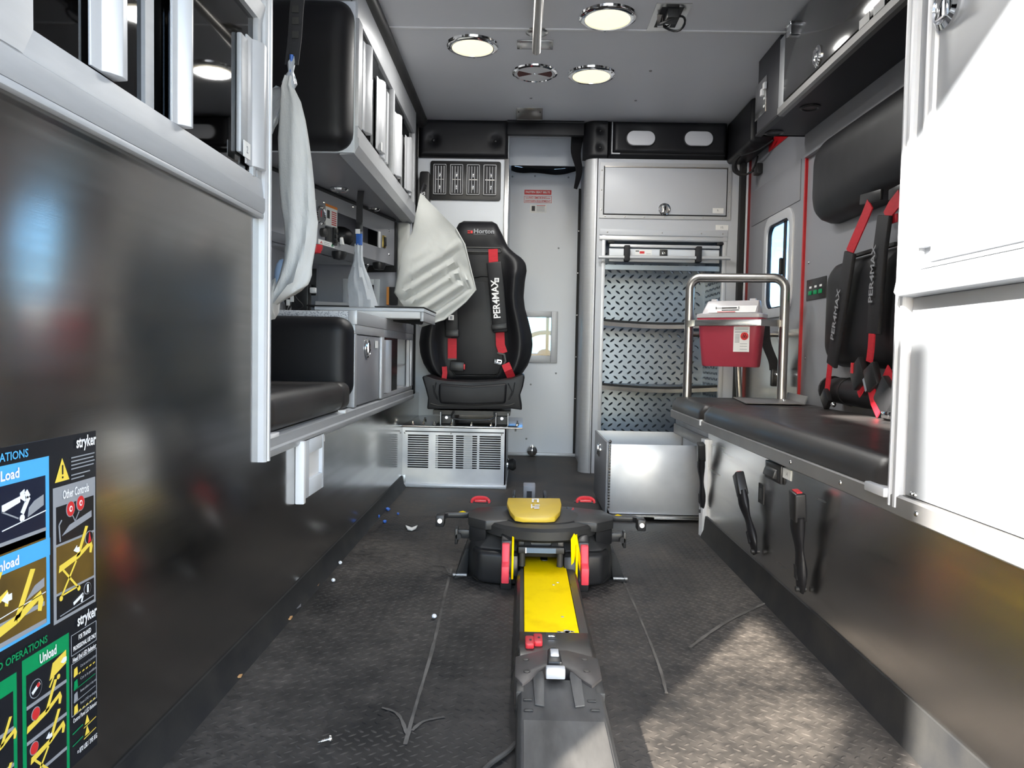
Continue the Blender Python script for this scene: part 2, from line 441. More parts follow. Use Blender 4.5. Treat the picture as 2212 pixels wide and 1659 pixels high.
# wheel scuffs worn into the floor
def scuff(pts, w):
    P = smooth_path([(x, y, .0016) for x, y in pts], 8); mb = B(); L_ = []; R_ = []
    for k, p in enumerate(P):
        d = (P[min(k+1, len(P)-1)] - P[max(k-1, 0)]).normalized(); n = V((-d.y, d.x, 0))
        ww = w*(.7+.5*random.random()); L_.append(p+n*ww); R_.append(p-n*ww)
    for k in range(len(P)-1): mb.poly([L_[k], R_[k], R_[k+1], L_[k+1]])
    return mb
f2 = lambda *ps: [tuple(at(px, py, Z=0))[:2] for px, py in ps]
for pts, w in ((f2((975,1230),(960,1290),(935,1400),(900,1520),(875,1610)), .0035), (f2((890,1580),(915,1560),(960,1550)), .003),
               (f2((880,1590),(860,1545),(825,1530)), .003), (f2((925,1222),(960,1225),(973,1250)), .002),
               (f2((1340,1240),(1380,1330),(1420,1430),(1440,1500)), .003), (f2((1490,1400),(1560,1350),(1640,1310),(1670,1297)), .004)):
    obj('scuff_mark', scuff(pts, w), 'dust_mark', fl)

# rubber cove skirting
def cove(name, x, s, y0, y1, h, d, label):
    pr = [(x, 0), (x + s*d, 0), (x + s*d*.45, h*.35), (x + s*.006, h*.8), (x + s*.004, h), (x, h)]
    return obj(name, B().prism(pr, 'y', y0, y1), 'cove_rubber', kind='structure', label=label, cat='skirting')
cove('baseboard_left', XL, 1, .3, 3.335, .052, .022, 'black rubber cove skirting along the left steel wall')
cove('baseboard_right', XR, -1, .3, 2.53, .072, .020, 'black rubber cove skirting along the bench front')

cl = thing('ceiling', 'light grey panelled ceiling with round lamps', 'ceiling', (0,2,CZ), kind='structure')
obj('panel', B().box(XO,1.15,-.06,2.776,CZ,CZ+.03), 'ceiling_panel', cl)
obj('panel', B().box(XO,1.15,2.784,4.52,CZ,CZ+.03), 'ceiling_panel', cl)
obj('seam_strip', B().box(XL,1.12,2.770,2.788,CZ-.004,CZ+.01), 'white_plastic', cl, bev=.001)
for k, (px, py) in enumerate(((1405,153),(1147,212),(1373,217))):
    p = at(px, py, Z=CZ); obj('screw', B().lathe([(.007,0),(.006,-.002),(.003,-.004),(0,-.0045)], p, n=12), 'steel_bright', cl)

wl_ = thing('wall_left', 'brushed stainless steel wall cladding along the left side', 'wall', (XL,1.5,0), kind='structure')
panel_uv(obj('steel_panel', B().box(XL-.008,XL,.30,1.505,.03,.892), 'steel', wl_))
panel_uv(obj('steel_panel', B().box(XL-.008,XL,1.505,3.86,.03,.405), 'steel', wl_))
obj('wall_outer_left', B().box(XO-.02,XO,-.06,4.5,-.05,CZ+.03), 'blue_grey_laminate', label='blue-grey outer wall at the back of the left recesses', cat='wall', kind='structure')
obj('end_panel', B().box(XO,XL-.008,.30,.31,0,CZ), 'aluminium', wl_)
obj('upper_panel', B().box(XL-.008,XL,.30,.60,.892,CZ), 'aluminium', wl_)
wr = thing('wall_right', 'grey laminate side wall behind the bench', 'wall', (XW,1.5,0), kind='structure')
obj('outer_panel', B().box(XW,XW+.02,-.06,3.03,-.05,CZ+.03), 'grey_laminate', wr)
obj('header_panel', B().box(XW,XW+.02,3.03,4.5,1.66,CZ+.03), 'grey_laminate', wr)
obj('corner_panel', B().box(XW,XW+.02,3.80,4.5,-.05,1.66), 'steel', wr)
panel_uv(obj('steel_panel', B().box(XR,XR+.008,.30,2.53,.03,.362), 'steel_scuffed', wr))
wf = thing('wall_front', 'white bulkhead wall at the front of the box', 'wall', (0,YB,0), kind='structure')
obj('seat_panel', B().box(XO,-.115,3.86,3.88,0,CZ), 'white_laminate', wf)
obj('jamb_strip', B().box(-.115,-.092,3.852,3.90,0,1.62), 'steel_bright', wf, bev=.002)
obj('side_jamb', B().box(-.115,-.095,3.88,4.5,0,CZ), 'white_laminate', wf)
obj('side_jamb', B().box(.325,.345,3.86,4.5,0,CZ), 'grey_laminate', wf)
obj('header_band', B().box(-.105,.29,3.842,3.875,1.735,CZ), 'black_vinyl', wf, bev=.004)
obj('header_edge', B().box(-.105,.29,3.836,3.842,1.795,1.802), 'black_plastic', wf)
obj('header_panel', B().box(-.10,.33,4.16,4.17,1.66,CZ), 'white_laminate', wf)
obj('end_panel', B().box(XO,-.115,4.49,4.51,0,CZ), 'white_laminate', wf)
obj('end_panel', B().box(.345,1.15,4.49,4.51,0,CZ), 'white_laminate', wf)
obj('end_panel', B().box(-.115,.345,4.49,4.51,1.76,CZ), 'dark_interior', wf)
obj('steel_return', B().box(1.09,XW,3.84,3.85,0,1.62), 'steel_bright', wf)
wrr = thing('wall_rear', 'rear wall framing the open back doorway', 'wall', (0,-.06,0), kind='structure')
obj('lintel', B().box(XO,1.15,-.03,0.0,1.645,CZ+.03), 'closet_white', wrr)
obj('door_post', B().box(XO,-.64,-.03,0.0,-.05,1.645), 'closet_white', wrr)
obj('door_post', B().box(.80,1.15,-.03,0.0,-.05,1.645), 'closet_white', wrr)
obj('sill', B().box(-.64,.80,-.08,-.06,-.30,0), 'steel_bright', wrr)
# left rear door leaf, swung open behind the camera
dl = thing('door_3', 'white rear door leaf swung wide open, with tinted pane', 'door', (-.64,-.4,-.05), kind='structure')
def leaf(y0, y1, z0, z1, m='closet_white', n='door_skin'): obj(n, B().box(-.685,-.645,y0,y1,z0,z1), m, dl)
leaf(-.755,-.035,-.05,.62); leaf(-.755,-.035,1.0,1.68); leaf(-.755,-.62,.62,1.0); leaf(-.06,-.035,.62,1.0)
obj('door_pane', B().box(-.668,-.662,-.62,-.06,.62,1.0), 'rear_tinted_glass', dl)

# ------------------------------------------------------------------ pass-through door in the front bulkhead
d1 = thing('door_1', 'white sliding pass-through door with small window and warning stickers', 'door', (.10,YD,0), kind='structure')
wy0, wy1, wz0, wz1 = -.03, .165, .605, .835
top = [(-.095,1.735),(-.03,1.725),(.05,1.722),(.15,1.715),(.22,1.722),(.33,1.735)]
mb = B().box(-.095,wy0,YD,YD+.015,.005,1.60).box(wy1,.33,YD,YD+.015,.005,1.60).box(wy0,wy1,YD,YD+.015,.005,wz0).box(wy0,wy1,YD,YD+.015,wz1,1.60)
mb.prism([(-.095,1.60)] + top + [(.33,1.60)], 'y', YD, YD+.015)
obj('door_skin', mb, 'white_laminate', d1)
fr = B()
o_ = [(-.075,.205,.562,.872)][0]
fr.box(-.075,wy0,YD-.012,YD,.562,.872).box(wy1,.205,YD-.012,YD,.562,.872).box(wy0,wy1,YD-.012,YD,.562,wz0).box(wy0,wy1,YD-.012,YD,wz1,.872)
obj('window_frame', fr, 'aluminium', d1, bev=.003)
sl = B().box(wy0,wy1,YD+.02,YD+.03,wz0,wz0+.008).box(wy1-.03,wy1-.012,YD+.015,YD+.03,wz0,wz1)
obj('window_slider', sl, 'black_plastic', d1)
obj('window_pane', B().box(wy0,wy1,YD+.006,YD+.010,wz0,wz1), 'window_glass', d1)
for x, z in ((-.085,1.67),(.05,1.675),(.25,1.67),(.20,1.25),(.03,.10),(.20,.50),(.05,.43)):
    obj('screw', B().lathe([(.006,0),(.004,.003),(0,.004)], (x,YD,z), (0,-1,0), 10), 'ink_grey', d1)
obj('edge_strip', B().box(.312,.325,YD-.02,YD-.002,.01,1.60), 'black_rubber', d1)
for z in (.35,.60,.85,1.10,1.35): obj('screw', B().lathe([(.005,0),(.004,.003),(0,.004)], (.318,YD-.02,z), (0,-1,0), 8), 'steel_bright', d1)
obj('threshold_strip', B().box(-.095,.325,YD-.03,YD-.002,.0,.018), 'aluminium_bright', d1, bev=.003)
# stickers on the door
def sticker(name, z0, z1, x0, x1, m, label, y=YD):
    t = thing(name, label, 'sticker', ((x0+x1)/2, y-.001, z0)); obj('backing', B().box(x0,x1,y-.0012,y,z0,z1), m, t); return t
p0 = at(1133,410,Y=YD); p1 = at(1191,421,Y=YD)
t = sticker('warning_sticker', p1.z, p0.z, p0.x, p1.x, 'ink_red', 'red fasten seat belts sticker on the pass-through door')
text('lettering', 'FASTEN SEAT BELTS', .0165, ((p0.x+p1.x)/2,YD-.0012,(p0.z+p1.z)/2), (1,0,0), (0,0,1), 'paper', t, 'CENTER', .0004)
p0 = at(1132,423,Y=YD); p1 = at(1192,439,Y=YD)
t = sticker('warning_sticker', p1.z, p0.z, p0.x, p1.x, 'frosted_white', 'clear no smoking oxygen equipment sticker below the red sticker')
text('lettering', 'NO SMOKING', .0165, ((p0.x+p1.x)/2,YD-.0012,p0.z*.72+p1.z*.28), (1,0,0), (0,0,1), 'ink_red', t, 'CENTER', .0003)
text('lettering', 'OXYGEN EQUIPMENT', .0155, ((p0.x+p1.x)/2,YD-.0012,p0.z*.26+p1.z*.74), (1,0,0), (0,0,1), 'ink_red', t, 'CENTER', .0003)
bz = B()
for (a, b) in ((p0.z-.001,p0.z-.003),(p1.z+.001,p1.z+.003)): bz.box(p0.x+.001,p1.x-.001,YD-.0018,YD-.0012,a,b)
for a in (p0.x+.001,p1.x-.003): bz.box(a,a+.002,YD-.0018,YD-.0012,p1.z,p0.z)
for a in (p0.x+.01, p1.x-.03): bz.box(a,a+.02,YD-.0018,YD-.0012,(p0.z+p1.z)/2+.006,(p0.z+p1.z)/2+.009)
obj('border', bz, 'ink_red', t)
p0 = at(1145,442,Y=YD); p1 = at(1180,460,Y=YD)
t = sticker('notice_sticker', p1.z, p0.z, p0.x, p1.x, 'paper', 'small white notice with a black picture under the warnings')
obj('picture', B().box(p0.x+.010,p0.x+.030,YD-.0018,YD-.001,p1.z+.010,p0.z-.008), 'ink_black', t)
bz = B()
for k in range(4): bz.box(p0.x+.040,p1.x-.010,YD-.0018,YD-.001,p1.z+.010+k*.008,p1.z+.0125+k*.008)
obj('print_lines', bz, 'ink_grey', t)
obj('red_line', B().box(p0.x+.040,p1.x-.006,YD-.0018,YD-.001,p0.z-.006,p0.z-.003), 'ink_red', t)
# sagging black curtain roll above the door, with a loose green wire
rt = thing('roller_curtain', 'black fabric roll sagging above the pass-through door', 'curtain', (.1,4.36,1.68))
P = smooth_path([(-.09,4.38,1.735),(.0,4.38,1.722),(.12,4.38,1.715),(.24,4.38,1.725),(.33,4.38,1.74)], 5)
obj('roll', B().tube(P, .022, 10), 'black_vinyl', rt)
P2 = [p + V((0,.02,-.03 - .006*math.sin(k*.6))) for k, p in enumerate(P)]
obj('loose_fold', B().ribbon(P2, (0,.012,.018), .004), 'black_vinyl', rt)
obj('wire', B().tube([p + V((0,-.03,.022+.003*math.sin(k))) for k, p in enumerate(P)], .0022, 6), 'ink_green', rt)
cp = smooth_path([at(1249,285,Y=3.95), at(1244,330,Y=3.95), at(1251,370,Y=3.95), at(1243,408,Y=3.95)], 5)
obj('curtain_flap', B().ribbon(cp, [V((.035*(1-k/len(cp)*.85),.01,0)) for k in range(len(cp))], .006), 'black_vinyl', label='loose black vinyl flap hanging at the right of the door head', cat='curtain flap')
for k, (px, py, yy) in enumerate(((1148,983,4.30),)):
    t = thing('door_stop', 'round chrome bump stop at the foot of the pass-through door', 'door stop', (.065,4.40,0))
    obj('base', B().lathe([(.030,0),(.030,.006),(.024,.010)], (.065,YD-.002,.035), (0,-1,0), 20), 'chrome', t)
    obj('bumper', B().lathe([(.022,.008),(.030,.020),(.033,.040),(.030,.058),(.018,.066),(0,.068)], (.065,YD-.002,.035), (0,-1,0), 20), 'chrome', t)

# ------------------------------------------------------------------ side entry door on the right
d2 = thing('door_2', 'side entry door with a rounded window beyond the bench', 'door', (XW,3.4,0), kind='structure')
p0 = at(1655,468,X=XW); p1 = at(1718,690,X=XW)
gy0, gy1, gz0, gz1 = 3.185, 3.50, .83, 1.235
mb = B().box(XW,XW+.02,3.035,gy0,.74,1.655).box(XW,XW+.02,gy1,3.795,.74,1.655).box(XW,XW+.02,gy0,gy1,gz1,1.655).box(XW,XW+.02,gy0,gy1,.74,gz0)
obj('door_skin', mb, 'grey_laminate', d2)
obj('kick_plate', B().box(XW-.002,XW+.02,3.035,3.795,.0,.74), 'steel_bright', d2)
obj('head_plate', B().box(XW-.004,XW,3.10,3.75,1.27,1.44), 'grey_laminate', d2, bev=.002)
# window: rounded frame ring
def ring(outer, inner, axis, a, b):
    n = len(outer); mk = {'x': lambda p, k: (k, p[0], p[1]), 'y': lambda p, k: (p[0], k, p[1])}[axis]; mb = B()
    vs = [mk(p, a) for p in outer] + [mk(p, a) for p in inner] + [mk(p, b) for p in outer] + [mk(p, b) for p in inner]; fs = []
    for i in range(n):
        j = (i+1) % n
        fs += [(i, j, n+j, n+i), (2*n+i, 3*n+i, 3*n+j, 2*n+j), (i, 2*n+i, 2*n+j, j), (n+i, n+j, 3*n+j, 3*n+i)]
    return mb.add(vs, fs)
w1 = thing('window_1', 'rounded side window with bright sky behind it', 'window', (XW,3.34,gz0), kind='structure')
obj('window_frame', ring(rrect(gy0-.03,gy1+.03,gz0-.03,gz1+.03,.075,6), rrect(gy0+.012,gy1-.012,gz0+.012,gz1-.012,.05,6), 'x', XW-.009, XW+.014), 'aluminium_bright', w1, bev=.003)
obj('seal', ring(rrect(gy0+.005,gy1-.005,gz0+.005,gz1-.005,.05,6), rrect(gy0+.018,gy1-.018,gz0+.018,gz1-.018,.045,6), 'x', XW-.002, XW+.014), 'black_rubber', w1)
obj('slider_bar', B().box(XW+.004,XW+.012,3.275,3.300,gz0+.012,gz1-.012), 'black_plastic', w1, bev=.002)
obj('slider_latch', B().box(XW-.006,XW+.006,3.300,3.318,.985,1.06), 'black_plastic', w1, bev=.003)
obj('pane', B().box(XW+.008,XW+.012,gy0+.02,gy1-.02,gz0+.02,gz1-.02), 'window_glass', w1)
for k, (y, nm) in enumerate(((3.03,'near'),(3.79,'far'))):
    obj('trim_%d' % (k+1), B().box(XW-.010,XW+.004,y-.005,y+.006,.43 if k == 0 else .0,1.66), 'red_reflective' if k == 0 else 'red_dark', kind='structure', cat='trim',
        label='red edge strip on the %s edge of the side entry doorway' % nm)
obj('trim_3', B().box(XW-.016,XW,3.805,3.822,.0,1.64), 'white_laminate', kind='structure', label='thin pale strip beside the far red doorway edge', cat='trim')
obj('trim_4', B().box(1.085,1.105,3.80,3.838,.0,1.62), 'black_rubber', kind='structure', label='black door seal in the front right corner', cat='trim')
q = [at(1661,329,X=XW-.002), at(1661,311,X=XW-.002), at(1676,292,X=XW-.002), at(1706,292,X=XW-.002)]
mb = B().prism([(p.y, p.z) for p in q], 'x', XW-.0025, XW-.0005)
obj('reflective_patch', mb, 'red_reflective', label='slanted red reflective patch above the side window', cat='sticker')
# grab handles on the entry door and step well stanchion
gh = thing('grab_handle', 'horizontal steel grab bar with round wall flange behind the sharps bin', 'grab bar', (.95,3.28,.72))
a, b = at(1500,716,Y=3.27), V((1.125,3.27,.722))
obj('tube', B().tube(smooth_path([(.74,3.27,.715),(.9,3.27,.718),(1.06,3.27,.722),(1.128,3.27,.722)],4), .0125, 12), 'steel_tube', gh)
obj('wall_flange', B().lathe([(.040,0),(.040,.005),(.030,.009),(.014,.011)], (XW,3.27,.722), (-1,0,0), 24), 'chrome', gh)
obj('end_cap', B().ball((.738,3.27,.715), .0135), 'chrome', gh)
st = thing('stanchion', 'slanted steel stanchion below the red sharps bin', 'stanchion', (1.0,3.45,0))
obj('tube', B().tube([(1.045,3.45,.02),(1.015,3.45,.35),(.985,3.45,.72)], .0135, 12), 'steel_tube', st)
obj('foot_flange', B().lathe([(.035,0),(.035,.006),(.018,.012)], (1.046,3.45,0), n=20), 'steel_bright', st)
sb = thing('seat_belt', 'black seat belt hanging beside the side window', 'seat belt', (1.08,3.15,.47))
P = smooth_path([at(1652,700,Y=3.2), at(1655,740,Y=3.2), at(1670,780,Y=3.2), at(1673,800,Y=3.2)], 5)
obj('strap', B().ribbon(P, (.022,.004,0), .003), 'black_webbing', sb)
c_ = at(1674,812,Y=3.2)
obj('buckle', B().box(c_.x-.018,c_.x+.018,c_.y-.010,c_.y+.010,c_.z-.045,c_.z+.03), 'black_plastic', sb, bev=.006)
obj('stud', B().lathe([(.008,0),(.006,.006),(0,.007)], (c_.x,c_.y-.010,c_.z+.005), (0,-1,0), 12), 'chrome', sb)
# coiled cord with microphone in the front right corner
cd = thing('coiled_cord', 'black coiled cord and holder hanging in the front right corner', 'cord', (1.1,3.70,1.45))
axis = smooth_path([(1.02,3.62,1.585),(1.00,3.62,1.555),(1.005,3.62,1.515),(1.045,3.62,1.495),(1.08,3.62,1.51)], 10)
hel = []
for k in range(len(axis)*6):
    i = k/6; p = axis[min(int(i), len(axis)-1)]; q = axis[min(int(i)+1, len(axis)-1)]; c_ = p.lerp(q, i-int(i)); a = k*1.25
    hel.append(c_ + V((math.cos(a)*.010, .010*math.sin(a), .004*math.cos(a))))
obj('coil', B().tube(hel, .0035, 6), 'black_rubber', cd)
obj('lead', B().tube(smooth_path([(1.08,3.62,1.51),(1.10,3.62,1.55),(1.12,3.66,1.595)],5), .0045, 6), 'black_rubber', cd)
obj('lead', B().tube(smooth_path([(1.02,3.62,1.585),(1.07,3.50,1.58),(1.11,3.40,1.60)],5), .0045, 6), 'black_rubber', cd)
obj('holder', B().box(1.10,XW,3.60,3.66,1.50,1.55), 'black_plastic', cd, bev=.005)

# ------------------------------------------------------------------ driver's cab seen through the pass-through window
cab = thing('cab_dashboard', 'dark dashboard with steering wheel seen through the door window', 'dashboard', (.2,5.3,-.3))
obj('dash', B().prism([(5.35,-.3),(5.95,-.3),(5.95,.55),(5.75,.62),(5.45,.60),(5.35,.50)], 'x', -1.0, 1.15), 'dark_interior', cab, bev=.02)
wc_ = V((.155,5.28,.60)); wx, wz = V((1,0,0)), V((0,.45,.89)).normalized()
obj('steering_wheel', B().tube([wc_ + wx*.19*math.cos(a) + wz*.19*math.sin(a) for a in [2*math.pi*k/32 for k in range(33)]], .016, 10), 'black_plastic', cab)
obj('wheel_hub', B().ball(wc_, .06, .04, .05), 'black_plastic', cab)
wsn = thing('windshield', 'cyan-tinted windshield far ahead of the pass-through door', 'windshield', (0,5.9,.6), kind='structure')
obj('pane', B().add([(-1.0,5.98,.52),(1.1,5.98,.52),(1.1,5.55,1.25),(-1.0,5.55,1.25)], [(0,1,2,3)]), 'windshield_glass', wsn)
# ------------------------------------------------------------------ ceiling fixtures
def make_lamp(x, y, label):
    t = thing('ceiling_lamp', label, 'ceiling lamp', (x, y, CZ), 'round ceiling lamps')
    obj('rim', B().lathe([(.078,-.003),(.080,-.012),(.088,-.013),(.100,-.007),(.103,0),(.078,-.003)], (x,y,CZ), n=40), 'chrome', t)
    obj('lens', B().lathe([(.079,-.004),(.074,-.010),(.05,-.0135),(.02,-.0145),(0,-.0145)], (x,y,CZ), n=36), 'lamp_lens', t)
    for k in range(3):
        a = math.radians(90+120*k); obj('screw', B().lathe([(.005,0),(.004,-.002),(0,-.003)], (x+.093*math.cos(a), y+.093*math.sin(a), CZ-.010), n=10), 'steel_bright', t)
    return t
def lamp_light(x, y):
    ld = bpy.data.lights.new('lamp_light', 'AREA'); ld.shape = 'DISK'; ld.size = .14; ld.energy = LAMP_W; ld.color = (1.0,.985,.95)
    lo = bpy.data.objects.new('lamp_light', ld); COL.objects.link(lo); lo.location = (x, y, CZ-.018)
LAMP_W = 1.7
l0 = make_lamp(-.22, 2.93, 'lit round ceiling lamp at the left, beside the grab bar end')
dup(l0, (.275, 2.67, CZ), label='lit round ceiling lamp nearest the camera, beside the recessed bracket')
dup(l0, (.267, 3.21, CZ), label='lit round ceiling lamp farthest back, right of the round vent')
for lx, ly in ((-.22,2.93),(.275,2.67),(.267,3.21)): lamp_light(lx, ly)
t = thing('ceiling_vent', 'round white ceiling vent with two dark wedge openings', 'vent', (.026,3.2,CZ))
c = V((.026,3.2,CZ))
obj('rim', B().lathe([(.084,-.004),(.087,-.010),(.096,-.006),(.098,0),(.084,-.004)], c, n=36), 'chrome', t)
obj('disc', B().lathe([(.086,-.002),(.086,-.006),(0,-.006)], c, n=36), 'white_plastic', t)
for s in (0, math.pi):
    pts = [(c.x+.012*math.cos(s), c.y+.012*math.sin(s))]
    for k in range(9):
        a = s + math.radians(-26+52*k/8); pts.append((c.x+.074*math.cos(a), c.y+.074*math.sin(a)))
    obj('opening', B().prism(pts, 'z', CZ-.0075, CZ-.0062), 'vent_red_brown', t)
obj('hub', B().lathe([(.006,0),(.005,-.003),(0,-.004)], (c.x,c.y,CZ-.006), n=10), 'chrome', t)
t = thing('overhead_grab_bar', 'steel overhead grab bar running along the ceiling', 'grab bar', (.028,2.2,CZ))
obj('bar', B().tube(smooth_path([(.030,.9,1.768),(.029,1.8,1.768),(.028,2.72,1.768),(.028,2.78,1.770),(.028,2.80,1.785),(.028,2.80,1.805)],8), .0165, 16), 'steel_tube', t)
obj('end_flange', B().lathe([(.042,0),(.042,-.004),(.034,-.008),(.018,-.010)], (.028,2.80,CZ), n=24), 'steel_bright', t)
obj('end_tip', B().cyl((.028,2.74,1.768),(.028,2.865,1.766), .0165, 16), 'steel_tube', t)
t = thing('mounting_plate', 'flat steel plate on the ceiling behind the grab bar end', 'plate', (.022,2.92,CZ))
obj('plate', B().box(-.047,.092,2.872,2.952,CZ-.004,CZ), 'steel_bright', t, bev=.001)
for x in (-.034,.08):
    for y in (2.885,2.94): obj('screw', B().lathe([(.005,0),(.004,-.002),(0,-.003)], (x,y,CZ-.004), n=10), 'steel_tube', t)
t = thing('ceiling_box', 'small steel sensor box on the ceiling above the door', 'box', (.01,3.70,CZ))
obj('cover', B().hexa([(-.056,3.70,CZ-.045),(.072,3.70,CZ-.045),(.072,3.78,CZ-.02),(-.056,3.78,CZ-.02)], [(-.056,3.655,CZ),(.072,3.655,CZ),(.072,3.79,CZ),(-.056,3.79,CZ)]), 'steel_bright', t, bev=.002)
for x in (-.045,.06): obj('screw', B().ball((x,3.672,CZ-.014), .004, n=8, m=6), 'dark_interior', t)
t = thing('ceiling_bracket', 'recessed steel ceiling bracket with a black cord loop', 'bracket', (.487,2.665,CZ))
x0, x1, y0, y1 = .428, .548, 2.560, 2.772
mb = B().box(x0,x0+.022,y0,y1,CZ-.004,CZ).box(x1-.022,x1,y0,y1,CZ-.004,CZ).box(x0+.022,x1-.022,y0,y0+.022,CZ-.004,CZ).box(x0+.022,x1-.022,y1-.03,y1,CZ-.004,CZ)
obj('plate', mb, 'steel_bright', t)
obj('recess', B().box(x0+.02,x1-.02,y0+.02,y1-.028,CZ-.003,CZ), 'dark_interior', t)
obj('hook', B().box(.47,.512,y0+.03,y0+.09,CZ-.035,CZ-.002), 'dark_grey_plastic', t, bev=.006)
obj('hook', B().box(.478,.500,y0+.09,y0+.15,CZ-.022,CZ-.002), 'chrome', t, bev=.005)
lp = [(.500+.042*math.cos(a), y0+.09+.050*math.sin(a), CZ-.030-.008*math.sin(2*a)) for a in [2*math.pi*k/20 for k in range(20)]]
obj('cord_loop', B().tube(lp + [lp[0]], .004, 6), 'black_rubber', t)
obj('strap', B().ribbon(smooth_path([(.45,y0+.06,CZ-.012),(.46,y0+.11,CZ-.03),(.475,y0+.165,CZ-.012)],4), (.010,0,0), .003), 'steel_bright', t)
obj('trim_5', B().cyl((XL+.0,1.53,CZ-.022),(XL-.0,3.84,CZ-.022), .030, 16), 'dark_grey_plastic', kind='structure', label='dark rounded trim where the left cabinets meet the ceiling', cat='trim')

# ------------------------------------------------------------------ left: near glazed wall cabinet
def handle(name, y0, y1, z0, z1, parent, m='aluminium_bright', x=XL):
    """extruded pull: a plate with a rolled grip"""
    pr = [(x, y0), (x+.004, y0), (x+.006, y0+(y1-y0)*.35), (x+.014, y0+(y1-y0)*.45), (x+.022, y0+(y1-y0)*.70), (x+.020, y1-.002), (x+.010, y1), (x, y1)]
    return obj(name, B().prism(pr, 'z', z0, z1), m, parent, bev=.0012)
nc = thing('wall_cabinet', 'near left wall cabinet with sliding tinted glass doors', 'cabinet', (-.77,1.05,.89))
obj('body', B().box(XO,XL-.06,.60,.62,.90,CZ).box(XO,XL-.03,1.482,1.50,.90,CZ).box(XO,XO+.015,.62,1.482,.90,CZ).box(XO,XL-.02,.62,1.482,.90,.93).box(XO,XL-.02,.62,1.482,1.30,1.32), 'cabinet_inside', nc)
obj('face_panel', B().box(XL-.012,XL+.004,.60,1.50,1.30,CZ-.03), 'aluminium', nc, bev=.002)
pr = [(XL-.012,.890),(XL+.010,.890),(XL+.013,.896),(XL+.013,.920),(XL+.010,.922),(XL+.010,.925),(XL+.006,.957),(XL-.012,.957)]
obj('bottom_rail', B().prism(pr, 'y', .60, 1.502), 'aluminium', nc)
obj('bottom_lip', B().box(XL-.002,XL+.011,.60,1.502,.8805,.8895), 'aluminium', nc, bev=.002)
obj('top_rail', B().prism([(XL-.012,1.268),(XL+.006,1.268),(XL+.012,1.30),(XL-.012,1.30)], 'y', .60, 1.502), 'aluminium', nc)
obj('end_stile', B().prism([(XL-.012,.60),(XL+.012,.60),(XL+.012,.772),(XL+.006,.805),(XL-.012,.805)], 'z', .923, 1.30), 'aluminium', nc)
obj('end_stile', B().box(XL-.012,XL+.006,1.478,1.502,.923,1.30), 'aluminium', nc, bev=.001)
for (y0, y1, x) in ((.80,.985,XL-.004),(.95,1.185,XL-.012),(1.14,1.49,XL-.004)):
    g = obj('glass_door', B().box(x-.005,x,y0,y1,.945,1.275), 'tinted_glass', nc)
    if y1 < 1.0: handle('handle', .915,.972,.962,1.262, g)
    elif y1 < 1.3:
        handle('handle', 1.125,1.163,.958,1.262, g); obj('upright_bar', B().box(x,x+.006,1.065,1.090,.955,1.265), 'aluminium', g)  # the grey bar here is a reflection in the glass, drawn as a strip
    else:
        handle('handle', 1.425,1.490,.972,1.215, g); obj('upright_bar', B().box(x,x+.010,1.392,1.428,.985,1.205), 'aluminium', g, bev=.003)
        obj('latch_pin', B().box(XL,XL+.008,1.45,1.462,.955,.974), 'aluminium_bright', g)
def number_label(num, c, right, up, w, h, what, lift=.0012):
    c = V(c); r = V(right).normalized(); u = V(up).normalized(); n = r.cross(u)
    t = thing('number_label', what, 'label', c - u*h/2)
    obj('tag', B().obox(c + n*.0006, r*w/2, u*h/2, n*.0006), 'paper', t)
    if num: text('number', num, h*.62, c + n*lift, r, u, 'ink_grey', t, 'CENTER', .0002)
    return t
number_label('2', (XL+.0105,1.408,.992), (0,1,0), (0,0,1), .034, .030, 'small white label reading 2 on the near cabinet door')
obj('trim_6', B().prism([(XL-.02,1.503),(XL+.012,1.503),(XL+.016,1.508),(XL+.016,1.513),(XL+.012,1.516),(XL+.012,1.519),(XL+.017,1.522),(XL+.017,1.530),(XL+.012,1.534),(XL-.02,1.534)], 'z', .385, CZ), 'aluminium_bright',
    kind='structure', label='tall ribbed aluminium corner post at the end of the near left cabinet', cat='corner post')

# ------------------------------------------------------------------ operations decal on the left steel wall
dc = thing('operations_decal', 'large black instruction decal with blue, green and yellow cot diagrams', 'decal', (XL,.76,.10))
XD = XL + .0008
obj('sheet', B().box(XL,XD,.585,.927,.105,.511), 'decal_black', dc)
def W(px, py): p = at(px, py, X=XD); return (p.y, p.z)
LV = [1]
def flat(name, pts, m, lift=1, parent=dc):
    x = XD + .0003*lift; return B().prism(pts, 'x', x, x+.00025)
acc = {}
def fill(pts, m, lift=1):
    acc.setdefault((m, lift), B()); x = XD + .0003*lift; acc[(m, lift)].prism(pts, 'x', x, x+.00025)
def rect(y0, y1, z0, z1, m, lift=1): fill([(y0,z0),(y1,z0),(y1,z1),(y0,z1)], m, lift)
def line(a, b, w, m, lift=2):
    a, b = V((0,*a)), V((0,*b)); d = (b-a).normalized(); n = V((0,-d.z,d.y))*w/2
    fill([(p.y, p.z) for p in (a-n, b-n, b+n, a+n)], m, lift)
def disc(c, r, m, lift=3, n=20): fill([(c[0]+r*math.cos(2*math.pi*k/n), c[1]+r*math.sin(2*math.pi*k/n)) for k in range(n)], m, lift)
def oval(c, ry, rz, m, lift=3, n=20): fill([(c[0]+ry*math.cos(2*math.pi*k/n), c[1]+rz*math.sin(2*math.pi*k/n)) for k in range(n)], m, lift)
def word(body, y, z, size, m, al='LEFT', bold=.0002, st=1.0, fit=None): text('lettering', body, size, (XD+.0014,y,z), (0,1,0), (0,0,1), m, dc, al, bold, st, fit=fit)
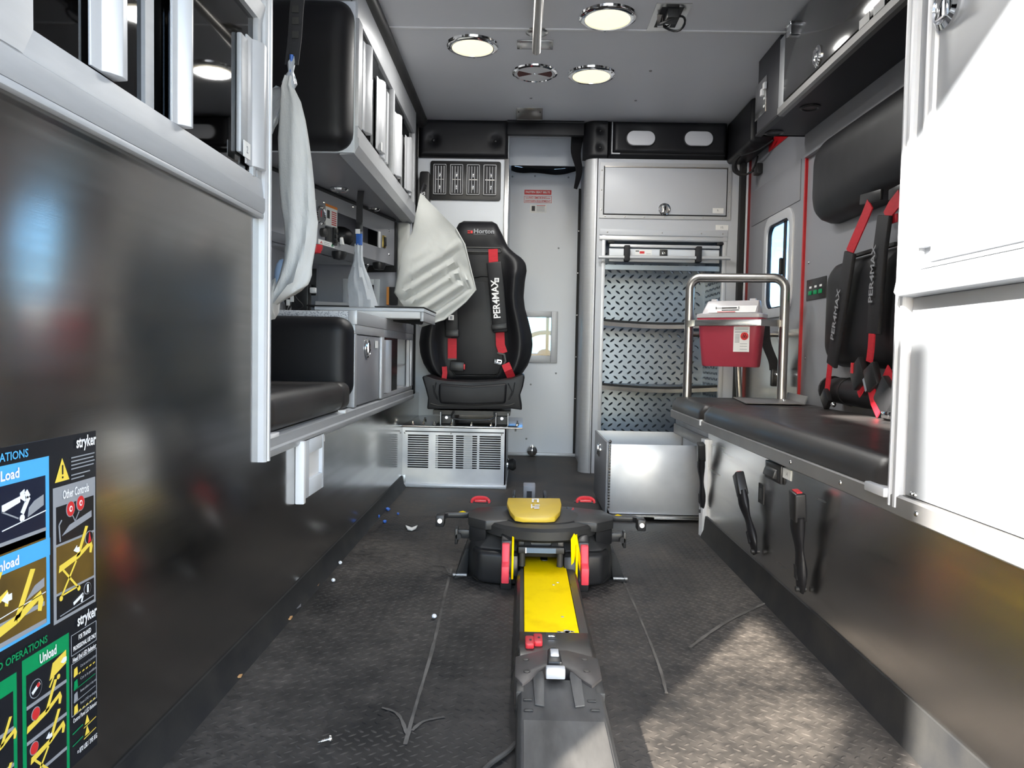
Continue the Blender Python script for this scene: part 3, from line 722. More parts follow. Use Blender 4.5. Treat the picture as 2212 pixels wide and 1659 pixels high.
# manual operations (blue) block
rect(.585,.833,.298,.492,'ink_blue',1); rect(.585,.826,.412,.471,'decal_navy',2); rect(.585,.826,.330,.408,'ink_brown',2); rect(.585,.826,.400,.412,'decal_black',2)
rect(.585,.826,.304,.318,'decal_black',2)
word('MANUAL OPERATIONS', .796, .5005, .0125, 'ink_blue', 'RIGHT'); word('Load', .752, .481, .015, 'ink_white', 'LEFT', .0004)
rect(.585,.833,.378,.398,'ink_blue',3); rect(.585,.826,.302,.377,'ink_brown',3); word('Unload', .780, .387, .0145, 'ink_white', 'RIGHT', .0004)
# load pictogram
fill([(.755,.443),(.783,.449),(.783,.453),(.792,.447),(.790,.462),(.783,.459),(.783,.4555),(.755,.451)], 'ink_white', 4)
line((.792,.459),(.797,.452),.006,'ink_white',4); line((.797,.452),(.786,.436),.006,'ink_white',4); disc((.786,.431),.004,'ink_white',4)
fill([(.795,.430),(.822,.438),(.822,.450),(.806,.446),(.797,.440)], 'ink_grey', 4); line((.755,.424),(.826,.431),.0012,'ink_white',4)
line((.755,.444),(.780,.432),.0016,'ink_grey',4); rect(.585,.826,.408,.412,'ink_grey',4)
def cot(y, z, s, m='ink_yellow', up=1):
    """side view of a stretcher, its back raised"""
    f = lambda *p: [(y+a*s, z+b*s) for a, b in p]
    fill(f((0,0),(.55,.10),(.56,.20),(.02,.12)), m, 5)
    fill(f((.50,.14),(.60,.16),(.86,.62),(.78,.64)), m, 5)
    fill(f((.52,.18),(.95,.34),(1.0,.22),(.96,.10),(.90,.12),(.91,.24),(.56,.10)), m, 5)
    return f
def cot_legs(f, m='ink_yellow'):
    for a, b in (((.12,.02),(.55,-.42)),((.50,.08),(.08,-.42))):
        p, q = f(a, b); line(p, q, .0028, m, 5)
    for c in ((.06,-.46),(.57,-.44)): disc(f(c)[0], .0032, m, 5)
    p, q = f((.08,-.42),(.55,-.40)); line(p, q, .002, m, 5)
cot(.690,.335,.075); rect(.700,.822,.323,.328,'ink_grey',4); fill([(.790,.338),(.822,.345),(.822,.355),(.806,.351)], 'ink_grey', 4); line((.70,.330),(.824,.338),.001,'ink_white',5)
# unload pictogram, its cot reaching into the lower blue box
cot(.722,.309,.098); fill([(.752,.352),(.762,.358),(.762,.355),(.768,.355),(.768,.348),(.762,.348),(.762,.345)], 'ink_white', 6); rect(.60,.825,.302,.307,'ink_grey',4)
# other controls (grey) block
rect(.840,.924,.293,.453,'ink_grey',1); rect(.845,.920,.386,.430,'decal_black',2); rect(.845,.920,.328,.383,'ink_brown',2); rect(.845,.920,.297,.325,'decal_black',2)
word('Other Controls', .882, .442, .0145, 'ink_white', 'CENTER', .0003, fit=.052)
for c, m in (((.872,.423),'ink_red'),((.892,.426),'ink_red')):
    oval(c, .0085, .0098, 'ink_grey', 3); oval(c, .0075, .0088, 'ink_red', 4); oval(c, .003, .0036, 'ink_white', 5); oval(c, .0016, .002, 'ink_red', 6)
line((.876,.414),(.881,.406),.0012,'ink_grey',3); line((.889,.416),(.881,.406),.0012,'ink_grey',3)
fill([(.855,.394),(.915,.404),(.915,.412),(.870,.404)], 'ink_grey', 3); line((.852,.388),(.850,.408),.002,'ink_grey',3); line((.850,.408),(.855,.413),.002,'ink_grey',3)
f = cot(.848,.352,.068); cot_legs(f); disc((.909,.379),.0085,'ink_grey',4); disc((.909,.379),.0075,'decal_black',5); fill([(.906,.372),(.913,.374),(.909,.386)], 'ink_red', 6)
fill([(.876,.371),(.883,.376),(.883,.373),(.888,.373),(.888,.367),(.883,.367)], 'ink_white', 6)
disc((.905,.316),.0075,'ink_grey',4); disc((.905,.316),.0066,'decal_black',5); line((.905,.311),(.905,.321),.003,'ink_white',6)
line((.876,.306),(.896,.312),.004,'ink_white',5); line((.896,.312),(.892,.303),.003,'ink_white',5); line((.850,.300),(.918,.303),.0012,'ink_grey',5)
# top right: maker's name, warning triangle and fine print
word('stryker', .9235, .5005, .0195, 'ink_white', 'RIGHT', .0005, fit=.041)
fill([(.843,.459),(.870,.459),(.8565,.486)], 'ink_yellow', 3); line((.8565,.478),(.8565,.467),.0022,'ink_black',5); disc((.8565,.4635),.0013,'ink_black',5)
for k in range(4): rect(.874,.922-.002*(k % 2),.4830-k*.0045,.4845-k*.0045,'ink_grey',3)
for k in range(2): rect(.874,.912-.012*k,.4620-k*.0045,.4635-k*.0045,'ink_grey',3)
# lower sheet: powered operations (green) block
word('stryker', .9235, .2815, .0195, 'ink_white', 'RIGHT', .0005, fit=.041)
word('POWERED OPERATIONS', .826, .2830, .0115, 'ink_green', 'RIGHT')
rect(.785,.868,.105,.274,'ink_green',1); rect(.791,.862,.105,.255,'decal_black',2); rect(.585,.776,.105,.266,'ink_green',1); rect(.585,.770,.105,.248,'decal_black',2)
word('Unload', .827, .2640, .0155, 'ink_white', 'CENTER', .0004, fit=.030)
for z in (.216,.176,.134): rect(.791,.862,z,z+.004,'ink_grey',3); rect(.585,.770,z-.01,z-.006,'ink_grey',3)
disc((.806,.234),.0105,'ink_grey',4); disc((.806,.234),.0096,'decal_black',5); line((.799,.231),(.812,.238),.004,'ink_white',6); disc((.809,.237),.0026,'ink_red',7)
fill([(.830,.232),(.861,.240),(.861,.256),(.836,.250)], 'ink_yellow', 4); line((.838,.234),(.830,.224),.0025,'ink_yellow',4); disc((.846,.230),.003,'ink_yellow',5); fill([(.850,.245),(.855,.249),(.861,.248),(.861,.243),(.855,.242)], 'ink_white', 6)
cot(.790,.190,.062); disc((.805,.206),.0075,'ink_grey',5); disc((.805,.206),.0066,'ink_red',6)
f = cot(.796,.152,.062); cot_legs(f); disc((.802,.168),.0075,'ink_grey',5); disc((.802,.168),.0066,'ink_red',6)
fill([(.822,.168),(.828,.173),(.828,.170),(.833,.170),(.833,.165),(.828,.165)], 'ink_white', 6)
cot(.722,.190,.052); cot(.722,.140,.052)
# right column of the lower sheet
def frame(y0, y1, z0, z1, m='ink_grey', w=.0009):
    for a, b in (((y0,z0),(y1,z0)),((y1,z0),(y1,z1)),((y1,z1),(y0,z1)),((y0,z1),(y0,z0))): line(a, b, w, m, 3)
frame(.872,.924,.243,.268); word('FOR TRAINED', .898, .2610, .0082, 'ink_white', 'CENTER', fit=.026); word('PROFESSIONAL USE ONLY', .898, .2505, .0078, 'ink_white', 'CENTER', .0002, fit=.048)
word('Head End LED Behavior', .873, .2370, .0078, 'ink_white', 'LEFT', .0002, fit=.049); frame(.872,.924,.168,.2325)
for k, (lab, m) in enumerate((('Cot is not in position','ink_yellow'),('Cot is in position','ink_green'),('Between positions or in sleep mode','ink_grey'),('Power-LOAD not charging','ink_yellow'))):
    z = .222 - k*.0155; fill([(.876,z-.007),(.884,z-.006),(.883,z+.004),(.877,z+.003)], m, 4); word(lab, .888, z+.002, .0048, 'ink_grey', 'LEFT', .0001, fit=.034)
    if m == 'ink_yellow':
        for j in range(5): line((.886+j*.0075,z-.0065),(.890+j*.0075,z-.0058),.0014,'ink_yellow',4)
    else: line((.876,z-.0075),(.921,z-.0060),.0008,m,4)
word('Control Panel LED Behavior', .873, .1620, .0078, 'ink_white', 'LEFT', .0001, fit=.050)
for y, z in ((.903,.150),(.903,.136)): fill([(y-.005,z-.005),(y+.005,z-.005),(y,z+.006)], 'ink_yellow', 4)
line((.896,.142),(.922,.144),.001,'ink_yellow',4); line((.896,.128),(.922,.130),.001,'ink_yellow',4); line((.873,.146),(.894,.148),.0014,'ink_green',4); line((.873,.131),(.894,.133),.0012,'ink_green',4)
word('= 870 LBS / 395 KG', .9235, .1190, .0088, 'ink_white', 'RIGHT', .0002, fit=.042)
for (m, l), mb in sorted(acc.items(), key=lambda kv: kv[0][1]): obj(m.replace('ink_', '').replace('decal_', '') + '_print', mb, m, dc, ang=20, kind='stuff')
# ------------------------------------------------------------------ left: seat recess (attendant seat)
sb_ = thing('seat_box', 'grey aluminium seat box under the left attendant seat', 'seat base', (-.77,1.95,.38))
obj('top', B().box(XO,XL-.01,1.536,2.36,.405,.43), 'grey_laminate', sb_)
obj('front_rail', B().prism([(XL-.012,.388),(XL+.008,.388),(XL+.012,.394),(XL+.012,.404),(XL+.008,.408),(XL+.008,.428),(XL-.012,.434)], 'y', 1.536, 2.353), 'aluminium', sb_)
for y0, y1 in ((1.538,1.60),(2.196,2.212)):
    obj('clip', B().box(XL-.01,XL+.013,y0,y1,.428,.438), 'white_plastic', sb_, bev=.002)
st = thing('seat_cushion', 'black vinyl seat cushion nearest the corner post in the left recess', 'cushion', (-.77,1.88,.435))
obj('cover', B().box(XO+.01,XL+.012,1.545,2.195,.436,.522), 'black_vinyl_bench', st, bev=.030, seg=5)
st = thing('seat_cushion', 'narrow black vinyl cushion at the far end of the left seat recess', 'cushion', (-.77,2.28,.435))
obj('cover', B().box(XO+.01,XL+.006,2.20,2.30,.436,.520), 'black_vinyl_bench', st, bev=.026, seg=5)
def puffy(x0, x1, z0, z1, yf, yb, r, puff):
    """pad facing the camera (-Y), crowned"""
    def fn(u, v):
        x = x0 + (x1-x0)*u; z = z0 + (z1-z0)*v
        e = min(min(u, 1-u)*(x1-x0), min(v, 1-v)*(z1-z0)); k = min(1, e/r); d = 1 - (1-k)**2
        # round the corners of the outline
        cx = min(max(x, x0+r), x1-r); cz = min(max(z, z0+r), z1-r)
        if (x < x0+r or x > x1-r) and (z < z0+r or z > z1-r):
            dx, dz = x-cx, z-cz; l = math.hypot(dx, dz); mxx = max(abs(dx), abs(dz))
            if l > 1e-6: x = cx + dx*mxx/l; z = cz + dz*mxx/l
        return V((x, yb - .3*(yb-yf) - .7*(yb-yf)*d**.6 - puff*math.sin(math.pi*u)*math.sin(math.pi*v)*d, z))
    return B().slab(fn, 28, 24, lambda p: V((p.x, yb, p.z)))
bp_ = thing('backrest_pad', 'black vinyl back pad above the left seat, below the counter', 'pad', (-.77,2.33,.44))
obj('cover', puffy(XO+.01,XL+.002,.46,.722,2.296,2.352,.05,.008), 'black_vinyl', bp_, ang=60)
hp_ = thing('head_pad', 'large rounded black vinyl pad on the end of the far upper cabinet', 'pad', (-.77,2.33,1.24))
obj('cover', puffy(XO+.01,XL-.004,1.238,1.695,2.280,2.345,.055,.008), 'black_vinyl', hp_, ang=60)
obj('backing_board', B().box(XO+.01,XL-.002,2.340,2.352,1.236,1.70), 'white_laminate', hp_)
rc = thing('recess_panel', 'grey panel with dark shadow line on the wall of the left recess', 'panel', (XO,1.95,.7))
obj('panel', B().box(XO,XO+.006,1.54,2.34,.52,.98), 'grey_laminate', rc)
obj('panel', B().box(XO,XO+.006,1.54,2.34,.99,1.20), 'blue_grey_laminate', rc)
obj('top_board', B().box(XO,XL-.005,1.54,2.35,1.715,1.735), 'white_laminate', rc)

# ------------------------------------------------------------------ far upper cabinet with sliding doors
uc = thing('upper_cabinet', 'far left upper cabinet with sliding doors and tall grips', 'cabinet', (-.77,2.95,1.24))
obj('body', B().box(XO,XL-.02,2.352,2.37,1.26,CZ).box(XO,XL-.02,3.575,3.595,1.26,CZ).box(XO,XO+.015,2.37,3.575,1.26,CZ).box(XO,XL-.02,2.37,3.575,1.72,1.74), 'cabinet_inside', uc)
obj('bottom_board', B().box(XO,XL-.012,2.352,3.595,1.238,1.258), 'grey_laminate', uc)
obj('bottom_rail', B().prism([(XL-.050,1.232),(XL-.004,1.236),(XL+.010,1.262),(XL+.010,1.284),(XL+.006,1.288),(XL+.006,1.322),(XL-.015,1.322)], 'y', 2.352, 3.60), 'aluminium', uc, ang=20)
obj('top_rail', B().box(XL-.015,XL+.004,2.352,3.60,1.655,1.775), 'aluminium', uc, bev=.002)
obj('end_stile', B().box(XL-.015,XL+.008,2.352,2.405,1.322,1.655), 'aluminium', uc, bev=.002)
obj('end_stile', B().box(XL-.015,XL+.004,3.565,3.60,1.322,1.655), 'aluminium', uc, bev=.002)
obj('mullion', B().box(XL-.015,XL+.008,2.975,3.000,1.322,1.655), 'aluminium', uc, bev=.002)
for (y0, y1, x, h0, h1, zz) in ((2.405,2.72,XL-.004,2.435,2.505,1.620),(2.70,2.98,XL-.010,2.660,2.745,1.59),(3.00,3.30,XL-.004,3.03,3.11,1.585),(3.28,3.565,XL-.010,3.30,3.40,1.57)):
    g = obj('sliding_door', B().box(x-.005,x,y0,y1,1.318,1.66), 'tinted_glass', uc)
    handle('handle', h0, h1, 1.336, zz, g)
for y0, y1 in ((2.76,2.80),(2.83,2.86),(3.42,3.45)):
    obj('upright_bar', B().box(XL-.008,XL+.010,y0,y1,1.330,1.595), 'aluminium_bright', uc, bev=.002)
number_label('', (XL+.015,2.70,1.352), (0,1,0), (0,0,1), .028, .030, 'blank white label on the second grip of the far upper cabinet')
for k, (px, py) in enumerate(((733,407),(803,450))):
    p = at(px, py, Z=1.236)
    t = thing('puck_light', 'chrome puck light under the far upper cabinet, ' + ('nearer of the two' if k == 0 else 'farther of the two'), 'puck light', (p.x,p.y,1.22), 'puck lights under the cabinet')
    obj('rim', B().lathe([(.034,0),(.036,-.006),(.030,-.012),(.026,-.010)], (p.x,p.y,1.238), n=24), 'chrome', t)
    obj('lens', B().lathe([(.027,-.006),(.02,-.009),(0,-.010)], (p.x,p.y,1.238), n=20), 'frosted_white', t)

# ------------------------------------------------------------------ action wall: slanted control console under the cabinet
A0, A1 = V((-.905,2.40,0)), V((-.620,3.50,0))
CD = (A1-A0).normalized(); CN = V((CD.y,-CD.x,0))        # along the face, out of the face
cs = thing('control_console', 'grey switch console under the far upper cabinet', 'console', (-.8,2.95,1.0))
z0, z1 = 1.018, 1.222
def fp(s, z, out=0.0): return A0 + CD*s + CN*out + V((0,0,z))
SL = (A1-A0).length
def s_of(px, z=None, py=None):
    """distance along the console face seen at pixel column px"""
    d = ray(px, py or 500); t = (A0-CAM).cross(CD).z / V((d.x,d.y,0)).cross(CD).z; p = CAM + d*t
    return (p-A0).dot(CD), p.z
def face(s0, s1, za, zb, th, name, m, parent=cs, out=0.0, bev=0.0):
    return obj(name, B().hexa([fp(s0,za,out),fp(s1,za,out),fp(s1,za,out+th),fp(s0,za,out+th)],[fp(s0,zb,out),fp(s1,zb,out),fp(s1,zb,out+th),fp(s0,zb,out+th)]), m, parent, bev=bev)
o1, o1z = s_of(728, py=470); o2, _ = s_of(768, py=470)
w1_, wz1 = s_of(783, py=497); w2_, wz2 = s_of(812, py=527)
def facehole(holes):
    """face sheet with rectangular openings"""
    ss = sorted({0.0, SL} | {h[0] for h in holes} | {h[1] for h in holes}); mb = B()
    for a, b in zip(ss, ss[1:]):
        hs = [h for h in holes if h[0] <= a and h[1] >= b]
        spans = [(z0, z1)] if not hs else [(z0, hs[0][2]), (hs[0][3], z1)]
        for za, zb in spans: mb.hexa([fp(a,za),fp(b,za),fp(b,za,.006),fp(a,za,.006)],[fp(a,zb),fp(b,zb),fp(b,zb,.006),fp(a,zb,.006)])
    return mb
H1 = (s_of(724,py=470)[0], s_of(778,py=470)[0], 1.050, 1.165); H2 = (s_of(781,py=500)[0], s_of(815,py=510)[0], 1.080, 1.148)
obj('face_sheet', facehole([H1, H2]), 'grey_laminate', cs)
obj('bottom', B().add([fp(0,z0), fp(SL,z0), (XO,3.50,z0), (XO,2.40,z0), fp(0,z0+.006), fp(SL,z0+.006), (XO,3.50,z0+.006), (XO,2.40,z0+.006)], [(0,1,2,3),(4,5,6,7),(0,1,5,4),(1,2,6,5),(2,3,7,6),(3,0,4,7)]), 'aluminium', cs)
obj('end_cap', B().hexa([fp(SL-.004,z0-.03,-.20),fp(SL+.012,z0-.03,-.20),fp(SL+.012,z0-.03,.014),fp(SL-.004,z0-.03,.014)],[fp(SL-.004,z1,-.20),fp(SL+.012,z1,-.20),fp(SL+.012,z1,.014),fp(SL-.004,z1,.014)]), 'black_rubber', cs, bev=.004)
obj('top_gasket', B().hexa([fp(0,z1,-.01),fp(SL,z1,-.01),fp(SL,z1,.012),fp(0,z1,.012)],[fp(0,z1+.012,-.01),fp(SL,z1+.012,-.01),fp(SL,z1+.012,.012),fp(0,z1+.012,.012)]), 'black_rubber', cs, bev=.003)
obj('inner_back', B().hexa([fp(0,z0,-.14),fp(SL,z0,-.14),fp(SL,z0,-.13),fp(0,z0,-.13)],[fp(0,z1,-.14),fp(SL,z1,-.14),fp(SL,z1,-.13),fp(0,z1,-.13)]), 'blue_grey_laminate', cs)
s, z = s_of(686, py=455)
g = obj('gauge', B().lathe([(.034,0),(.036,.010),(.030,.014),(.028,.010)], fp(s,1.128,.006), CN, 28), 'chrome', cs); obj('dial', B().lathe([(.029,.009),(0,.009)], fp(s,1.128,.006), CN, 24), 'ink_white', g)
obj('needle', B().obox(fp(s,1.133,.0165), CD*.0012, V((0,0,.012)), CN*.0006), 'ink_red', g)
obj('knob', B().lathe([(.017,0),(.017,.016),(.011,.020),(0,.020)], fp(s_of(692,py=482)[0],1.066,.006), CN, 20), 'dark_grey_plastic', cs)
sa, sb2 = s_of(699,py=470)[0], s_of(722,py=470)[0]
face(sa, sa+.045, 1.040, 1.095, .006, 'switch', 'black_plastic', cs, .006, .002)
rk = face(sa+.055, sb2, 1.030, 1.100, .010, 'switch_bank', 'black_plastic', cs, .006, .003)
for k in range(3): face(sa+.060, sb2-.006, 1.038+k*.020, 1.052+k*.020, .006, 'rocker', 'dark_grey_plastic', rk, .016, .002)
for (px, py) in ((678,432),(697,437),(760,446),(838,498),(838,550)):
    s, z = s_of(px, py=py); obj('screw', B().lathe([(.006,0),(.004,.003),(0,.004)], fp(s,min(max(z,z0+.01),z1-.01),.006), CN, 10), 'chrome', cs)
s = s_of(826, py=510)[0]
g = obj('oval_switch', B().obox(fp(s,1.112,.009), CD*.016, V((0,0,.028)), CN*.004), 'brass_rim', cs, bev=.005); obj('paddle', B().obox(fp(s,1.112,.015), CD*.010, V((0,0,.021)), CN*.003), 'black_plastic', g, bev=.003)
obj('frame_edge', B().hexa([fp(H2[1]-.004,1.078,.006),fp(H2[1]+.014,1.078,.006),fp(H2[1]+.014,1.078,.010),fp(H2[1]-.004,1.078,.010)],[fp(H2[1]-.004,1.150,.006),fp(H2[1]+.014,1.150,.006),fp(H2[1]+.014,1.150,.010),fp(H2[1]-.004,1.150,.010)]), 'white_plastic', cs)
# hanging knobs under the console
for (px, m, ln) in ((690,'red_plastic','red'),(742,'black_plastic','black'),(828,'black_plastic','dark')):
    s = s_of(px, py=540)[0]; obj('pull_knob', B().lathe([(.030,0),(.030,-.012),(.022,-.030),(0,-.034)], fp(s,z0,-.02), n=18), m, cs)
def card(s0, s1, za, zb, m, name, label, cat='sticker'):
    c = fp((s0+s1)/2, za, .007); t = thing(name, label, cat, c)
    face(s0, s1, za, zb, .0012, 'sheet', m, t, .0065); return t
a, b = s_of(700,py=450)[0], s_of(725,py=450)[0]
t = card(a, b, 1.100, 1.172, 'paper', 'console_notice', 'white notice with orange heading and red print on the console')
face(a, b, 1.172, 1.182, .0012, 'heading', 'ink_orange', t, .0065); face(a+.010, a+.030, 1.128, 1.160, .0006, 'picture', 'ink_black', t, .0077)
for k in range(7): face(a+.045, b-.008, 1.108+k*.008, 1.112+k*.008, .0006, 'print_line', 'ink_red', t, .0077)
a, b = s_of(684,py=512)[0], s_of(719,py=520)[0]
t = card(a, b, 1.020, 1.038, 'paper', 'console_label', 'white arrow label along the lower edge of the console')
for aa, m in ((a+.012,'ink_red'),(b-.028,'ink_green')):
    P = [fp(aa,1.023,.0082),fp(aa+.009,1.034,.0082),fp(aa+.018,1.023,.0082),fp(aa+.012,1.023,.0082),fp(aa+.009,1.028,.0082),fp(aa+.006,1.023,.0082)]
    obj('arrow_print', B().poly(P), m, t)
for k in range(2): face(a+.040, b-.040, 1.024+k*.006, 1.026+k*.006, .0005, 'print_line', 'ink_grey', t, .0077)
# contents of the open console bay: red shears, dark pouch, paper tag
c = fp(s_of(733,py=445)[0], 1.128, -.035)
t = thing('trauma_shears', 'red-handled shears hanging in the console opening', 'shears', c)
obj('handle', B().tube([c+V((0,0,.03)), c+CD*.01+V((0,0,0)), c+CD*.004+V((0,0,-.035))], .006, 8), 'red_plastic', t)
obj('finger_loop', B().tube([c+CD*(.03+.018*math.cos(a))+V((0,0,-.025+.018*math.sin(a))) for a in [2*math.pi*k/14 for k in range(15)]], .005, 8), 'black_plastic', t)
c = fp(s_of(757,py=510)[0], 1.052, -.05)
t = thing('pouch', 'dark rounded pouch in the console opening', 'pouch', c)
obj('shell', B().ball(c+V((0,0,.035)), .06, .045, .045), 'black_vinyl', t)
c = fp(s_of(728,py=512)[0], 1.04, .012)
t = thing('paper_tag', 'crumpled white paper tag on the lip of the console', 'tag', c)
obj('scrap', B().hexa([c,c+CD*.02,c+CD*.022+CN*.01,c+CD*.004+CN*.012],[c+V((0,0,.026)),c+CD*.016+V((0,0,.032)),c+CD*.018+CN*.006+V((0,0,.03)),c+CN*.006+V((0,0,.024))]), 'paper', t, bev=.001)
p = at(708,362,X=XO+.0)
# ------------------------------------------------------------------ far end wall of the action area
ew = obj('wall_action_end', B().box(XO,XL-.01,3.595,3.615,.42,CZ), 'blue_grey_laminate', kind='structure', label='blue-grey end wall of the left action area', cat='wall')
YE = 3.595
def ext(x0, x1, z0, z1, w=.018): return B().box(x0,x0+w,YE-.008,YE,z0,z1).box(x1-w,x1,YE-.008,YE,z0,z1).box(x0+w,x1-w,YE-.008,YE,z1-w,z1).box(x0+w,x1-w,YE-.008,YE,z0,z0+w)
a, b = at(741,602,Y=YE), at(820,664,Y=YE)
t = thing('outlet_box', 'white framed recess behind the counter in the end wall', 'outlet box', ((a.x+b.x)/2,YE,b.z))
obj('frame', ext(a.x,b.x,b.z-.03,a.z,.028), 'white_laminate', t, bev=.002)
obj('recess', B().box(a.x+.02,b.x-.02,YE-.002,YE,b.z-.02,a.z-.02), 'dark_interior', t)
for k in range(6): obj('hinge_tooth', B().box(a.x+.028,a.x+.036,YE-.007,YE-.002,b.z+.003+k*.017,b.z+.012+k*.017), 'white_plastic', t)
obj('outlet', B().box(b.x-.062,b.x-.032,YE-.006,YE-.001,b.z-.01,b.z+.045), 'white_plastic', t, bev=.002)
a, b = at(838,621,Y=YE), at(857,655,Y=YE)
t = thing('switch_box', 'orange-sided dark switch box low on the end wall', 'switch box', (a.x,YE,b.z))
obj('side', B().box(a.x,a.x+.012,YE-.035,YE,b.z-.01,a.z), 'orange_plastic', t); obj('face', B().box(a.x+.012,b.x+.01,YE-.035,YE,b.z-.01,a.z), 'dark_interior', t, bev=.002)
gp = at(862,560,Y=3.58)
obj('end_pad', B().box(-.615,-.555,3.565,3.594,.80,1.235), 'cloth_grey', label='tall narrow grey padded strip at the end of the action wall', cat='pad', bev=.013, seg=4)
# ------------------------------------------------------------------ counter and lower cabinets
ct = thing('countertop', 'speckled grey counter over the left base cabinets', 'countertop', (-.77,2.98,.705))
obj('slab', B().box(XO,XL-.012,2.365,3.594,.708,.742), 'speckled_counter', ct, bev=.002)
obj('edge_trim', B().box(XL-.012,XL+.006,2.365,3.60,.700,.744), 'aluminium', ct, bev=.003)
obj('corner_cap', B().box(XL-.020,XL+.008,2.360,2.372,.700,.745), 'aluminium_bright', ct, bev=.002)
obj('back_splash', B().box(XO,XO+.02,2.365,3.594,.742,.80), 'aluminium', ct)
bc = thing('base_cabinet', 'left base cabinet with a latched grey door', 'cabinet', (-.77,2.6,.43))
obj('body', B().box(XO,XL-.02,2.355,2.372,.435,.70).box(XO,XL-.02,2.815,2.83,.435,.70).box(XO,XO+.015,2.372,2.815,.435,.70), 'grey_laminate', bc)
obj('top_rail', B().box(XL-.02,XL+.004,2.355,2.845,.670,.700), 'aluminium', bc, bev=.002)
obj('stile', B().box(XL-.02,XL+.004,2.355,2.385,.434,.670), 'aluminium', bc, bev=.002)
obj('stile', B().box(XL-.02,XL+.006,2.795,2.845,.434,.670), 'aluminium', bc, bev=.002)
RP = [(XL-.012,.388),(XL+.008,.388),(XL+.012,.394),(XL+.012,.404),(XL+.008,.408),(XL+.008,.428),(XL-.012,.434)]
obj('bottom_rail', B().prism(RP, 'y', 2.354, 2.844), 'aluminium', bc)
dr = obj('door', B().box(XL-.016,XL+.002,2.388,2.792,.438,.667), 'grey_laminate', bc, bev=.002)
obj('hinge_edge', B().box(XL+.002,XL+.012,2.762,2.790,.44,.665), 'aluminium_bright', dr, bev=.002)
c = at(793,752,X=XL+.004)
obj('latch_cup', B().lathe([(.034,0),(.034,.004),(.028,.007),(.025,.002),(0,.002)], c, (1,0,0), 24), 'chrome', dr)
obj('latch_paddle', B().box(XL+.005,XL+.012,c.y-.010,c.y+.010,c.z-.022,c.z+.020), 'chrome', dr, bev=.003)
number_label('', (XL+.004,2.70,.640), (0,1,0), (0,0,1), .05, .026, 'blank white label beside the base cabinet latch')
oc = thing('open_cabinet', 'left base cabinet with a sliding steel panel half open', 'cabinet', (-.77,3.2,.43))
obj('body', B().box(XO,XL-.03,3.575,3.59,.435,.70).box(XO+.3,XO+.31,2.845,3.575,.435,.70).box(XO+.3,XL-.02,2.845,3.575,.435,.452), 'white_interior', oc)
obj('bottom_rail', B().prism(RP, 'y', 2.845, 3.60), 'aluminium', oc)
obj('top_rail', B().box(XL-.02,XL+.004,2.845,3.60,.670,.700), 'aluminium', oc, bev=.002)
obj('bottom_track', B().box(XL-.02,XL+.002,2.845,3.60,.434,.450), 'aluminium', oc, bev=.001)
obj('end_stile', B().box(XL-.02,XL+.004,3.555,3.60,.45,.670), 'aluminium_bright', oc, bev=.002)
g = obj('sliding_panel', B().box(XL-.010,XL-.004,2.848,3.20,.448,.672), 'steel', oc); handle('handle', 2.865, 2.955, .452, .660, g, x=XL-.004)
obj('upright_bar', B().box(XL-.012,XL+.002,3.50,3.525,.45,.67), 'aluminium_bright', oc)
obj('shelf', B().box(XO+.31,XL-.03,3.0,3.57,.55,.556), 'white_interior', oc)
obj('relay', B().box(XL-.06,XL-.05,3.28,3.31,.535,.565), 'orange_plastic', oc)
# holder below the seat
hb = thing('glove_box_holder', 'white framed recessed holder on the steel wall below the left seat', 'holder', (XL,1.86,.25))
ya, yb_, za, zb = 1.765, 1.968, .250, .398
mb = B()
def q4(a, b, c_, d): mb.add([a,b,c_,d],[(0,1,2,3)])
i0, i1, j0, j1 = 1.832, 1.950, .292, .358
obj('frame', B().box(XL,XL+.012,ya,i0,za,zb).box(XL,XL+.012,i1,yb_,za,zb).box(XL,XL+.012,i0,i1,za,j0).box(XL,XL+.012,i0,i1,j1,zb), 'white_laminate', hb, bev=.002)
obj('edge', B().box(XL,XL+.022,ya-.012,ya+.006,za-.004,zb), 'white_plastic', hb, bev=.003)
obj('pocket', B().box(XL+.0005,XL+.003,i0,i1,j0,j1), 'white_plastic', hb)
number_label('1', (XL+.0012,1.995,.385), (0,1,0), (0,0,1), .030, .034, 'small white label reading 1 on the steel wall beside the holder')
# ------------------------------------------------------------------ things on the counter
tr = thing('fold_out_tray', 'white fold-out tray with black edge, sticking out over the counter', 'tray', (-.6,3.0,.744))
obj('drawer_body', B().box(-.80,-.405,2.90,3.28,.7455,.772), 'white_plastic', tr, bev=.003)
obj('lip', B().box(-.82,-.390,2.894,3.29,.772,.786), 'white_laminate', tr, bev=.003)
obj('top_mat', B().box(-.85,-.388,2.885,3.29,.786,.791), 'black_rubber', tr, bev=.0015)
obj('end_bracket', B().box(-.405,-.392,2.90,3.28,.735,.772), 'aluminium', tr, bev=.002)
obj('under_arm', B().tube(smooth_path([(-.56,3.05,.752),(-.48,3.02,.740),(-.41,2.98,.735)],4), .010, 8), 'black_rubber', tr)
sh = thing('counter_shield', 'low curved steel guard standing on the counter', 'guard', (-.83,3.2,.742))
P = smooth_path([(-.93,3.30,.742),(-.85,3.36,.742),(-.76,3.38,.742),(-.71,3.36,.742)],5)
obj('guard', B().ribbon([p+V((0,0,.045)) for p in P], (0,0,.045), .003), 'aluminium', sh)
cb = thing('charger', 'black battery charger standing on the counter among cables', 'charger', (-.93,3.0,.742))
obj('body', B().box(-.945,-.875,3.0,3.05,.742,.885), 'black_plastic', cb, bev=.006)
obj('screen', B().box(-.915,-.86,3.06,3.065,.84,.95), 'smoked_glass', cb)
obj('plug', B().box(-.87,-.845,3.0,3.02,.845,.868), 'white_plastic', cb, bev=.004)
